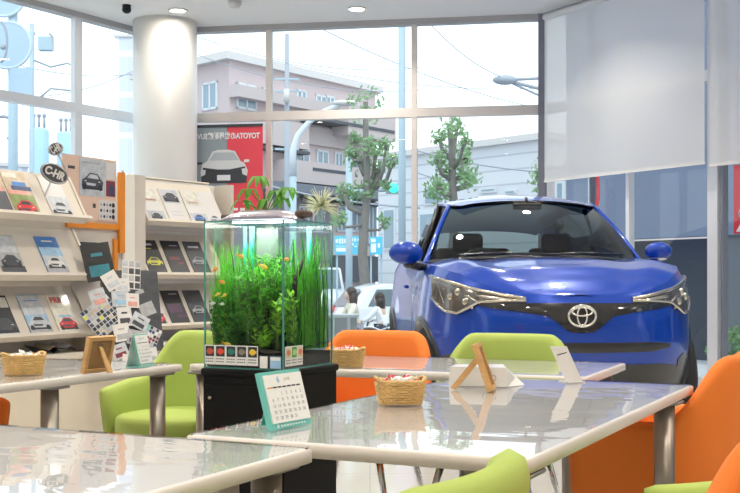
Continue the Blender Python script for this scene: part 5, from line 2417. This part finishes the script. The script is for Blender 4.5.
def badge(label, px, py, d, rx, rz, rot):
    c_ = at(px, py, d)
    n_ = V(.55, -.83, 0).normalized()
    e1 = V(n_.y * -1, n_.x, 0)
    M_ = frame(c_, e1, V(0, 0, 1), n_) @ Matrix.Rotation(rot, 4, 'Z')
    root_ = thing('badge_board', label, 'badge', mw=M_)
    k_ = MB(m_p['dark'])
    k_.loft([[(rx * s_ * cos(a), rz * s_ * sin(a), z_) for a in [2 * pi * i / 32 for i in range(32)]] for s_, z_ in ((1, -.008), (1, .0), (.95, .004))])
    k_.build('board', root_)
    k_ = MB(m_p['grey'])
    k_.tube([(rx * .93 * cos(a), rz * .90 * sin(a), .005) for a in [2 * pi * i / 32 for i in range(33)]], .005, 6, False)
    k_.build('rim', root_)
    place('lettering', text_mesh('C-HR', .07, m_p['white'], rx * 1.45, .001, bold=.003), root_, Matrix.Translation((0, 0, .006)))
    k_ = MB(m_p['silver'])
    k_.tube([(0, -rz, -.004), (.0, -rz - .10, -.006)], .006, 6)
    k_.build('stem', root_)


badge('large dark oval badge sign leaning over the white brochure', 54.5, 173.5, 7.40, .095, .062, -.40)
badge('small dark oval badge sign above the large one', 55.5, 149, 7.45, .050, .042, .5)

# salmon poster board on top of the rack
Tb = frame(OA + V(0, 0, 1.42) - Nn * .165, U, V(0, 0, 1), Nn)
root_ = thing('poster_board', 'salmon poster board with car photos standing on top of the left rack', 'poster', mw=Tb)
x0, x1 = .745, 1.32
k = MB(mat('poster_salmon', (.80, .58, .46), .6))
k.box((x0, 0, -.006), (x1, .44, 0))
k.build('board', root_)
k = MB(m_p['silver'])
k.M = Matrix.Translation((x0, 0, .0005))
W_ = x1 - x0
k.box((W_ * .30, .17, 0), (W_ * .78, .43, .002))
k.use(m_p['white']).box((W_ * .80, .30, 0), (W_ * .97, .42, .002))
k.use(m_p['maroon']).box((W_ * .80, .18, 0), (W_ * .97, .29, .002))
k.use(m_p['navy']).box((W_ * .86, .19, 0.002), (W_ * .95, .26, .003))
k.use(m_p['white']).box((W_ * .66, .01, 0), (W_ * .99, .15, .002))
for i in range(5):
    for j in range(3):
        k.use(m_p['black' if (i + j) % 2 or i == 4 else 'grey']).disc((W_ * (.70 + .058 * i), .035 + .042 * j, .003), .011 if i < 4 else .017, n=10)
k.use(m_p['dark']).box((W_ * .10, .345, 0), (W_ * .22, .365, .002))
k.use(m_p['grey']).box((W_ * .36, .395, .002), (W_ * .68, .407, .003))
car_art(k, W_ * .54, .275, W_ * .40, 'dark', 'silver')
k.use(m_p['dark']).box((W_ * .55, .09, 0), (W_ * .60, .12, .002))
k.build('print', root_)

# rack in the middle
DBk = V(.58, .815, 0).normalized()
NB_ = V(DBk.y, -DBk.x, 0)
OB = V(-1.725, 8.85, 0)
rackB = thing('magazine_rack', 'white magazine rack with three slanted trays left of the aquarium', 'rack', (0, 0, 0))
MBk = frame(OB, DBk, -NB_, V(0, 0, 1))
k = MB(WALLM)
k.M = MBk
k.box((-.16, .19, 0), (1.0, .22, 1.80))
k.build('back_panel', rackB)
k = MB(RACKM)
k.M = MBk
k.box((-.17, -.06, 0), (-.06, .19, 1.80))
k.box((.97, .0, 0), (1.0, .19, 1.80))
k.build('side_panel', rackB)
k = MB(RACKM)
k.M = MBk
k.box((-.05, -.02, 0), (.97, .19, .52))
k.build('base_cabinet', rackB)
TIB = (.645, 1.045, 1.46)
TB_ = []
for z in TIB:
    T = tray_frame(OB + V(0, 0, z), DBk, NB_, .5)
    TB_.append(T)
    k = MB(mat('tray_cream', (.76, .69, .58), .5))
    k.M = T
    k.box((0, 0, -.018), (.90, .41, 0))
    k.box((0, -.02, -.03), (.90, 0, .04))
    k.box((-.015, -.02, -.03), (.005, .41, .04))
    k.box((0, .40, -.02), (.90, .41, .015))
    k.build('tray', rackB)


def sB(px):
    return along(OB, DBk, px)


W3 = .21
lightb = [('cream', .55, .97, -.46, .46), ('pink', .60, .66, -.3, .3), ('silver', .02, .3, -.46, .46)]
brochure('white brochure with a grey car on the top tray, left of three', TB_[2], .13, 'white', 'dark', cw=.55, cy=.14, w=W3, h=.31, bands=lightb)
brochure('white brochure with a dark car near its top, middle of the top tray', TB_[2], .37, 'white', 'dark', cw=.8, cy=.75, w=W3, h=.31, bands=[('silver', .58, .97, -.46, .46), ('grey', .3, .31, -.3, .3), ('grey', .2, .21, -.3, .3)])
brochure('white brochure with a blue-grey car on the top tray, right of three', TB_[2], .61, 'white', 'blue', cw=.6, cy=.16, w=W3, h=.31, bands=lightb)
brochure('white brochure at the hidden right end of the top tray', TB_[2], .79, 'white', 'silver', cw=.6, cy=.16, w=W3, h=.31)
brochure('black brochure with a yellow-green car on the middle tray', TB_[1], .14, 'black', 'yellow', cw=.85, cy=.36, w=.20, h=.31, bands=[('silver', .84, .9, -.4, .2), ('yellow', .74, .76, -.4, .1), ('grey', .02, .05, -.45, .45)])
brochure('black brochure with a dark red glow on the middle tray', TB_[1], .39, 'black', None, w=.20, h=.31, bands=[('maroon', .42, .52, -.35, .2), ('grey', .84, .87, -.1, .35), ('maroon', .30, .36, 0, .35)])
brochure('dark grey brochure on the middle tray touching the aquarium edge', TB_[1], .64, 'dark', 'grey', cw=.8, cy=.4, w=.20, h=.31, bands=[('silver', .8, .86, -.3, .3)])
brochure('white brochure with a dark red car on the lowest tray of the middle rack', TB_[0], .14, 'white', 'red', cw=.9, cy=.20, w=.20, h=.31, low='silver', bands=[('maroon', .04, .34, -.40, .42), ('maroon', .34, .44, -.1, .2)])
brochure('black brochure with a purple shimmer on the lowest tray of the middle rack', TB_[0], .39, 'black', None, w=.20, h=.31, bands=[('purple', .35, .6, -.4, .3), ('grey', .88, .91, -.1, .35), ('purple', .2, .3, -.1, .45)])
brochure('dark brochure on the lowest tray behind the aquarium', TB_[0], .64, 'dark', 'grey', cw=.8, cy=.4, w=.20, h=.31)

# leaning photo board with cards between the racks
cN = V(.50, -.866, 0)
cE = V(.866, .50, 0)
cO = at(112, 349, 7.60)
cO.z = .53
tl = .25
Tc = tray_frame(V(cO.x, cO.y, .53), cE, cN, tl)
root_ = thing('photo_board', 'dark photo board covered with leaflets and cards between the two racks', 'photo board', mw=Tc)
k = MB(m_p['dark'])
k.box((-.04, 0, -.01), (.36, .56, 0))
k.build('board', root_)
rnd = random.Random(31)


def card(px, py, w, h, rot, cols, label=None):
    # place on the board by intersecting its plane with the sight line
    o_c = V(0, 0, HZ)
    dd = V((px - CX) / FPX, 1, (HY - py) / FPX)
    n_ = V(*[Tc[i_][2] for i_ in range(3)])
    p0 = V(*[Tc[i_][3] for i_ in range(3)])
    t_ = (p0 - o_c).dot(n_) / dd.dot(n_)
    P = o_c + dd * t_
    loc = Tc.inverted() @ P
    card.n += 1
    zc = .0015 * card.n
    k_ = MB(m_p[cols[0]])
    k_.box((-w / 2, -h / 2, -.0008), (w / 2, h / 2, 0))
    if len(cols) > 2:      # mosaic of small photos
        nx_, ny_ = cols[1]
        for a in range(nx_):
            for b in range(ny_):
                k_.use(m_p[rnd.choice(cols[2])])
                xx, yy_ = -w / 2 + w * (a + .12) / nx_, -h / 2 + h * (b + .12) / ny_
                k_.poly([(xx, yy_, .0006), (xx + w / nx_ * .8, yy_, .0006), (xx + w / nx_ * .8, yy_ + h / ny_ * .8, .0006), (xx, yy_ + h / ny_ * .8, .0006)])
    elif len(cols) > 1:
        k_.use(m_p[cols[1]])
        k_.poly([(-w * .35, -h * .38, .0006), (w * .35, -h * .38, .0006), (w * .35, -h * .08, .0006), (-w * .35, -h * .08, .0006)])
        k_.poly([(-w * .2, h * .15, .0006), (w * .2, h * .15, .0006), (w * .2, h * .24, .0006), (-w * .2, h * .24, .0006)])
    ob = k_.build('card', root_, Matrix.Translation((loc.x, loc.y, zc)) @ Matrix.Rotation(rot, 4, 'Z'))
    return ob


card.n = 0
card(98, 262, .20, .26, .15, ['black', 'cyan'])
card(143, 300, .15, .30, .35, ['dark', 'grey'])
card(131, 275, .13, .20, -.10, ['white', (3, 4), ['grey', 'dark', 'white', 'silver']])
card(122, 285, .10, .09, .0, ['white', 'silver'])
card(103, 317, .23, .22, .62, ['silver', (8, 7), ['dark', 'grey', 'black', 'dark', 'white', 'grey', 'tan', 'navy', 'navy', 'silver', 'black', 'yellow']])
card(98, 298, .11, .12, .3, ['silver', 'pink'])
card(111, 281, .11, .12, .5, ['white', 'silver'])
card(120, 299, .12, .11, .02, ['silver', 'sky'])
card(132, 301, .09, .10, -.05, ['white', 'pink'])
card(124, 317, .10, .13, .05, ['white', 'dark'])
card(139, 322, .12, .10, -.55, ['silver', 'dark'])
card(121, 333, .11, .12, .15, ['white', 'grey'])
card(135, 338, .12, .10, -.2, ['grey', 'dark'])
card(119, 352, .11, .10, .3, ['silver', 'maroon'])
card(150, 338, .11, .15, -.5, ['silver', (5, 6), ['dark', 'navy', 'white', 'teal', 'grey', 'black', 'maroon']])
card(148, 356, .12, .10, .1, ['white', 'grey'])
card(130, 362, .12, .09, -.15, ['white', 'silver'])
# dark flyer leaning on back panel of the left rack
brochure('dark flyer with a cyan glow leaning at the end of the middle tray', tray_frame(OA + V(0, 0, 1.0) + Nn * -.10, U, Nn, .2), .98, 'black', None, w=.21, h=.27, bands=[('cyan', .2, .45, -.15, .25), ('cyan', .32, .55, -.3, .05), ('navy', .05, .2, -.3, .4), ('grey', .82, .84, -.35, .2)])

# small open magazines on the counter
for lb, px, cols in (('small dark magazine lying open on the counter behind the basket', 53, ('dark', 'tan')), ('black and white magazine lying on the counter by the wooden frame', 70, ('black', 'silver'))):
    a = along(OA + Nn * .02, U, px)
    k = MB(m_p[cols[0]], m_p[cols[1]])
    k.M = frame(OA + Nn * -.02 + U * a + V(0, 0, .531), U, -Nn, V(0, 0, 1))
    k.use(m_p[cols[0]])
    k.loft([[(-.11, 0, 0), (-.06, 0, .035), (0, 0, .018), (.06, 0, .04), (.11, 0, .012)], [(-.11, -.0, 0), (-.06, .15, .06), (0, .15, .03), (.06, .15, .06), (.11, .15, .02)]], closed=False, cap=False)
    k.use(m_p[cols[1]])
    k.loft([[(0.01, -.002, .024), (.06, -.002, .046), (.10, -.002, .02)], [(0.01, .148, .036), (.06, .148, .066), (.10, .148, .028)]], closed=False, cap=False)
    tag(k.build('magazine'), lb, 'magazine')

# ================================================================ THINGS ON THE TABLES
ZS = TT + .0035
m_wick = mat('wicker', (.66, .42, .16), .6, var=.3, vscale=40, bump=.3, bscale=120)
m_wick2 = mat('wicker_light', (.72, .50, .24), .6, var=.3, vscale=40)


def wicker_mesh(w, d, h, m):
    k_ = MB(m)
    n = 36
    rows_n = 9
    for j in range(rows_n):
        t_ = j / (rows_n - 1)
        s_ = .84 + .16 * t_
        pts = []
        for i in range(n * 2 + 1):
            a = 2 * pi * i / (n * 2)
            wv = .0022 * cos(n * a / 1 * .5 + (pi if j % 2 else 0))
            x = (w / 2 * s_ + wv) * math.copysign(abs(cos(a)) ** .6, cos(a))
            y = (d / 2 * s_ + wv) * math.copysign(abs(sin(a)) ** .6, sin(a))
            pts.append((x, y, .004 + (h - .008) * t_))
        k_.tube(pts, h / rows_n * .52, 5, False)
    side = k_.mesh('woven_side')
    k_ = MB(m)
    for i in range(n // 2):
        a = 2 * pi * i / (n // 2)
        cx_, sy_ = math.copysign(abs(cos(a)) ** .6, cos(a)), math.copysign(abs(sin(a)) ** .6, sin(a))
        k_.tube([(w / 2 * .84 * cx_, d / 2 * .84 * sy_, 0), (w / 2 * cx_, d / 2 * sy_, h)], .0026, 5)
    stakes = k_.mesh('stakes')
    k_ = MB(m)
    for q_ in range(2):
        pts = []
        for i in range(73):
            a = 2 * pi * i / 72
            x = (w / 2 + .002 * cos(a * 18 + pi * q_)) * math.copysign(abs(cos(a)) ** .6, cos(a))
            y = (d / 2 + .002 * cos(a * 18 + pi * q_)) * math.copysign(abs(sin(a)) ** .6, sin(a))
            bump_ = .008 * max(0, abs(cos(a)) - .75) / .25
            pts.append((x, y, h + .002 + .002 * sin(a * 18 + pi * q_) + bump_))
        k_.tube(pts, .0038, 6, False)
    rim = k_.mesh('rim')
    k_ = MB(m)
    k_.loft([[(w / 2 * .82 * s_ * math.copysign(abs(cos(a)) ** .6, cos(a)), d / 2 * .82 * s_ * math.copysign(abs(sin(a)) ** .6, sin(a)), z) for a in [2 * pi * i / 36 for i in range(36)]] for s_, z in ((1, .001), (1, .006))])
    floor = k_.mesh('bottom')
    return side, stakes, rim, floor


def candy_mesh(m1):
    k_ = MB(m1)
    rings = []
    for x, r_ in ((-.019, .008), (-.013, .002), (-.010, .006), (-.004, .0085), (.004, .0085), (.010, .006), (.013, .002), (.019, .008)):
        rings.append([(x, r_ * cos(a) * (1 if abs(x) < .012 else .35), r_ * sin(a)) for a in [2 * pi * i / 8 for i in range(8)]])
    k_.loft(rings)
    return k_.mesh('wrapped_candy')


CANDY = [candy_mesh(mat('candy_' + n_, c_, .25, coat=.5)) for n_, c_ in (('white', (.85, .84, .82)), ('red', (.70, .05, .08)), ('pink', (.80, .40, .42)), ('cream', (.82, .72, .50)))]


def basket(label, x, y, w, d, h, rz, clabel, seed, n=14):
    root = thing('wicker_basket', label, 'basket', (x, y, ZS), rz)
    for nm_, me_ in zip(('woven_side', 'stakes', 'rim', 'bottom'), wicker_mesh(w, d, h, m_wick)):
        place(nm_, me_, root)
    rnd_ = random.Random(seed)
    for i in range(n):
        a, r_ = rnd_.uniform(0, 2 * pi), math.sqrt(rnd_.random()) * .68
        lx, ly = r_ * w / 2 * cos(a), r_ * d / 2 * sin(a)
        p = Matrix.Rotation(rz, 4, 'Z') @ V(lx, ly, 0)
        ci_ = 0 if seed == 3 else rnd_.choice((0, 0, 0, 1, 1, 2, 3))
        o__ = bpy.data.objects.new('wrapped_candy', CANDY[ci_])
        cl_ = ('white', 'red', 'pink', 'cream')[ci_] + ' ' + clabel
        COL.objects.link(o__)
        o__.location = (x + p.x, y + p.y, ZS + h * .80 + .012 * (1 - r_) * (1.5) + rnd_.uniform(0, .008))
        o__.rotation_euler = (rnd_.uniform(-.5, .5), rnd_.uniform(-.6, .6), rnd_.uniform(0, 6.28))
        tag(o__, cl_, 'candy', cl_)
    # layer below that carries them
    k_ = MB(mat('candy_white', (.85, .84, .82), .25))
    k_.ball((0, 0, h * .62), 1.0, 20, 8, (w * .38, d * .38, h * .18))
    o__ = tag(k_.build('candy_heap', None, Matrix.Translation((x, y, ZS)) @ Matrix.Rotation(rz, 4, 'Z')), label.replace('wicker basket', 'heap of wrapped sweets in the wicker basket', 1), 'sweets', kind='stuff')


basket('wicker basket of red and white sweets on the centre table', .078, 2.985, .125, .10, .058, .1, 'wrapped sweet in the basket on the centre table', 1, 16)
basket('wicker basket beside the aquarium on the table near the orange chair', -.085, 4.235, .125, .095, .060, -.3, 'wrapped sweet in the basket beside the aquarium', 2, 12)
basket('wicker basket at the left edge on the far left table', -1.175, 3.90, .135, .105, .062, .6, 'wrapped sweet in the basket at the left edge', 3, 8)


def tent(label, M_, w, h, front, name='desk_calendar', depth=.07):
    """folded card standing as an A: front face printed, back leg"""
    root = thing(name, label, 'calendar', mw=M_)
    sl = depth / 2
    k_ = MB(m_p['teal'])
    e2 = V(0, -sl, 0)
    Mf = frame(V(0, -sl, 0), V(1, 0, 0), V(0, sl, h).normalized(), V(0, -h, sl).normalized())
    hh = math.hypot(sl, h)
    k_.M = Mf
    k_.box((-w / 2, 0, -.010 if front else -.0015), (w / 2, hh, 0))
    k_.build('front_board', root)
    Mbk = frame(V(0, sl, 0), V(-1, 0, 0), V(0, -sl, h).normalized(), V(0, h, sl).normalized())
    k_ = MB(m_p['teal'] if front else m_p['white'])
    k_.M = Mbk
    if front:
        k_.box((-w * .14, 0, -.0015), (w * .14, hh, 0))
    else:
        k_.box((-w / 2, 0, -.0015), (w / 2, hh, 0))
    k_.build('back_board', root)
    k_ = MB(m_p['teal'])
    if front:
        k_.box((-w * .14, -sl, 0), (w * .14, sl, .002))
    else:
        k_.box((-w / 2, -sl, 0), (w / 2, sl, .002))
    k_.build('base_strip', root)
    k_ = MB(PAPERW)
    k_.M = Mf
    a, b = w * .92, hh
    k_.box((-a / 2 + .004, hh * .10, .0002), (a / 2 + .004, hh * .94, .003))
    z_ = .0034
    k_.use(m_p['orange']).poly([(-a * .44, hh * .70, z_), (-a * .30, hh * .70, z_), (-a * .30, hh * .725, z_), (-a * .44, hh * .725, z_)])
    k_.use(m_p['black'])
    for i_ in range(6):
        x_ = -a * .30 + a * .125 * i_
        k_.poly([(x_ + .001, hh * .70, z_), (x_ + a * .11, hh * .70, z_), (x_ + a * .11, hh * .725, z_), (x_ + .001, hh * .725, z_)])
    k_.build('month_sheet', root)
    days = MB(m_p['grey'])
    root2 = root
    n_ = 1
    lines = []
    for r_ in range(5):
        for c_ in range(7):
            i_ = r_ * 7 + c_ - 1
            if 1 <= i_ <= 31:
                lines.append((str(i_), c_, r_))
    # numerals as one printed sheet of lettering
    bm_ = bmesh.new()
    for s_, c_, r_ in lines:
        me_ = text_mesh(s_, .0105, m_p['grey'], None, .0001, bold=.0002)
        for v_ in me_.vertices:
            v_.co.x += -a * .38 + a * .127 * c_ + .004
            v_.co.y += hh * (.60 - .105 * r_)
            v_.co.z += z_
        bm_.from_mesh(me_)
    me_ = bpy.data.meshes.new('day_numbers')
    bm_.to_mesh(me_)
    bm_.free()
    me_.materials.append(m_p['grey'])
    place('day_numbers', me_, root, Mf)
    me_ = text_mesh('6', .02, m_p['sky'], None, .0001, bold=.0004)
    place('month_number', me_, root, Mf @ Matrix.Translation((-a * .12, hh * .84, z_)))
    me_ = text_mesh('JUNE', .010, m_p['tan'], None, .0001)
    place('month_name', me_, root, Mf @ Matrix.Translation((a * .12, hh * .84, z_)))
    k_ = MB(PAPERW)
    k_.M = Mf
    for i_ in range(9):
        k_.poly([(-w * .25 + w * .07 * i_, hh * .035, .0006), (-w * .25 + w * .07 * i_ + w * .045, hh * .035, .0006), (-w * .25 + w * .07 * i_ + w * .045, hh * .06, .0006), (-w * .25 + w * .07 * i_, hh * .06, .0006)])
    k_.disc((-w * .32, hh * .05, .0006), .004)
    k_.build('footer_print', root)
    return root


b0, b1 = V(-.2125, 2.456, 0), V(-.130, 2.590, 0)
ce = (b1 - b0).normalized()
cn = V(ce.y, -ce.x, 0)
ctr = (b0 + b1) / 2 - cn * .035
tent('turquoise desk calendar with a month page on the centre table', frame(V(ctr.x, ctr.y, ZS), ce, -cn, V(0, 0, 1)), .152, .122, True)
ce2 = V(.30, .954, 0).normalized()
cn2 = V(ce2.y, -ce2.x, 0)
tent('turquoise desk calendar seen from its edge on the far left table', frame(V(-.852, 4.245, ZS), ce2, -cn2, V(0, 0, 1)), .10, .122, False, depth=.06)


def easel_frame(label, M_, w, h, lean, strut, ww=.012, tt=.003):
    """local x width, y towards the side the strut stands on, frame leans to +y"""
    root = thing('photo_stand', label, 'picture frame', mw=M_)
    Mf = frame(V(0, 0, 0), V(1, 0, 0), V(0, lean, h).normalized(), V(1, 0, 0).cross(V(0, lean, h).normalized()))
    hh = math.hypot(lean, h)
    b_ = .013
    t_ = .009
    for lo_, hi_ in (((-w / 2, 0, -t_), (w / 2, b_, t_)), ((-w / 2, hh - b_, -t_), (w / 2, hh, t_)), ((-w / 2, b_, -t_), (-w / 2 + b_, hh - b_, t_)), ((w / 2 - b_, b_, -t_), (w / 2, hh - b_, t_))):
        k_ = MB(WOOD)
        k_.M = Mf
        k_.box(lo_, hi_)
        k_.build('rail', root)
    k_ = MB(mat('frame_backing', (.36, .20, .08), .6, var=.2))
    k_.M = Mf
    k_.box((-w / 2 + b_, b_, -.002), (w / 2 - b_, hh - b_, .002))
    k_.build('backing', root)
    k_ = MB(WOOD)
    top = V(0, lean * .72, h * .74)
    foot = V(0, strut, 0)
    d_ = (foot - top).normalized()
    s_ = V(1, 0, 0)
    n_ = d_.cross(s_)
    vs0 = [top + s_ * a + n_ * b for a, b in ((-ww * .6, -tt), (ww * .6, -tt), (ww * .6, tt), (-ww * .6, tt))]
    vs1 = [V(*(foot + s_ * a + n_ * b)) for a, b in ((-ww, -tt), (ww, -tt), (ww, tt), (-ww, tt))]
    for v_ in vs1:
        v_.z = max(v_.z, 0)
    k_.loft([vs0, vs1], smooth=False)
    k_.build('strut', root)
    k_ = MB(STEEL)
    k_.tube([V(-.01, lean * .72 + .004, h * .75), V(.01, lean * .72 + .004, h * .75)], .003, 6)
    k_.build('hinge', root)
    return root


# frame 1: seen from behind, strut towards the viewer
f0, f1 = V(-.987, 3.92, 0), V(-.915, 4.04, 0)
fe = (f1 - f0).normalized()
fn = V(fe.y, -fe.x, 0)
mid_ = (f0 + f1) / 2
easel_frame('wooden photo frame seen from behind on the far left table', frame(V(mid_.x, mid_.y, ZS + .001), -fe, fn, V(0, 0, 1)), .125, .124, .030, .070)
# frame 2: edge-on, strut to the left
f0 = V(.345, 3.30, 0)
fe = V(.20, .98, 0).normalized()
fn = V(-fe.y, fe.x, 0)
easel_frame('wooden photo frame seen edge-on on its strut on the centre table', frame(V(f0.x + .01, f0.y + .05, ZS + .001), fe, fn, V(0, 0, 1)), .10, .134, .046, .112, .016, .009)

# white pointed card box and leaning tent card
k = MB(m_p['white'])
root_ = thing('paper_box', 'low white card box with scribbles behind the edge-on wooden frame', 'box', (at(487, 385, 3.5).x, 3.50, ZS), -.10)
pl_ = [(-.115, -.03), (.06, -.05), (.115, .03), (.05, .09), (-.10, .07)]
k.loft([[(x, y, 0) for x, y in pl_], [(x * (.97 if x < .1 else .75), y, .058 if x < .1 else .02) for x, y in pl_]], smooth=False)
k.build('box', root_)
k = MB(m_p['dark'])
k.poly([(-.02, .01, .0592), (.02, .03, .0592), (.022, .026, .0592), (-.018, .006, .0592)])
for i in range(3):
    k.tube([(-.005 + .012 * i + .008 * cos(a), -.0475 + .0015 * cos(a), .026 + .008 * sin(a)) for a in [2 * pi * j / 12 for j in range(13)]], .0008, 4, False)
k.build('print', root_)
cc_ = V(.640, 3.600, ZS)
e_ = V(.95, .31, 0).normalized()
root_ = thing('tent_card', 'white slanted card stand with a short black line, at the table end nearest the car', 'card stand', mw=frame(cc_, e_, V(-e_.y, e_.x, 0), V(0, 0, 1)))
k = MB(m_p['white'])
k.M = frame(V(0, 0, .001), V(1, 0, 0), V(-.38, .15, .91).normalized(), V(1, 0, 0).cross(V(-.38, .15, .91)).normalized())
k.box((-.028, 0, -.002), (.028, .122, .002))
k.build('board', root_)
k2 = MB(m_p['black'])
k2.M = k.M if False else frame(V(0, 0, .001), V(1, 0, 0), V(-.38, .15, .91).normalized(), V(1, 0, 0).cross(V(-.38, .15, .91)).normalized())
k2.poly([(-.018, .094, -.0026), (.018, .102, -.0026), (.018, .099, -.0026), (-.018, .091, -.0026)])
k2.poly([(-.018, .094, .0026), (.018, .102, .0026), (.018, .099, .0026), (-.018, .091, .0026)])
k2.build('print', root_)
k = MB(m_p['white'])
k.box((-.03, -.015, 0), (.03, .05, .003))
k.build('foot', root_)
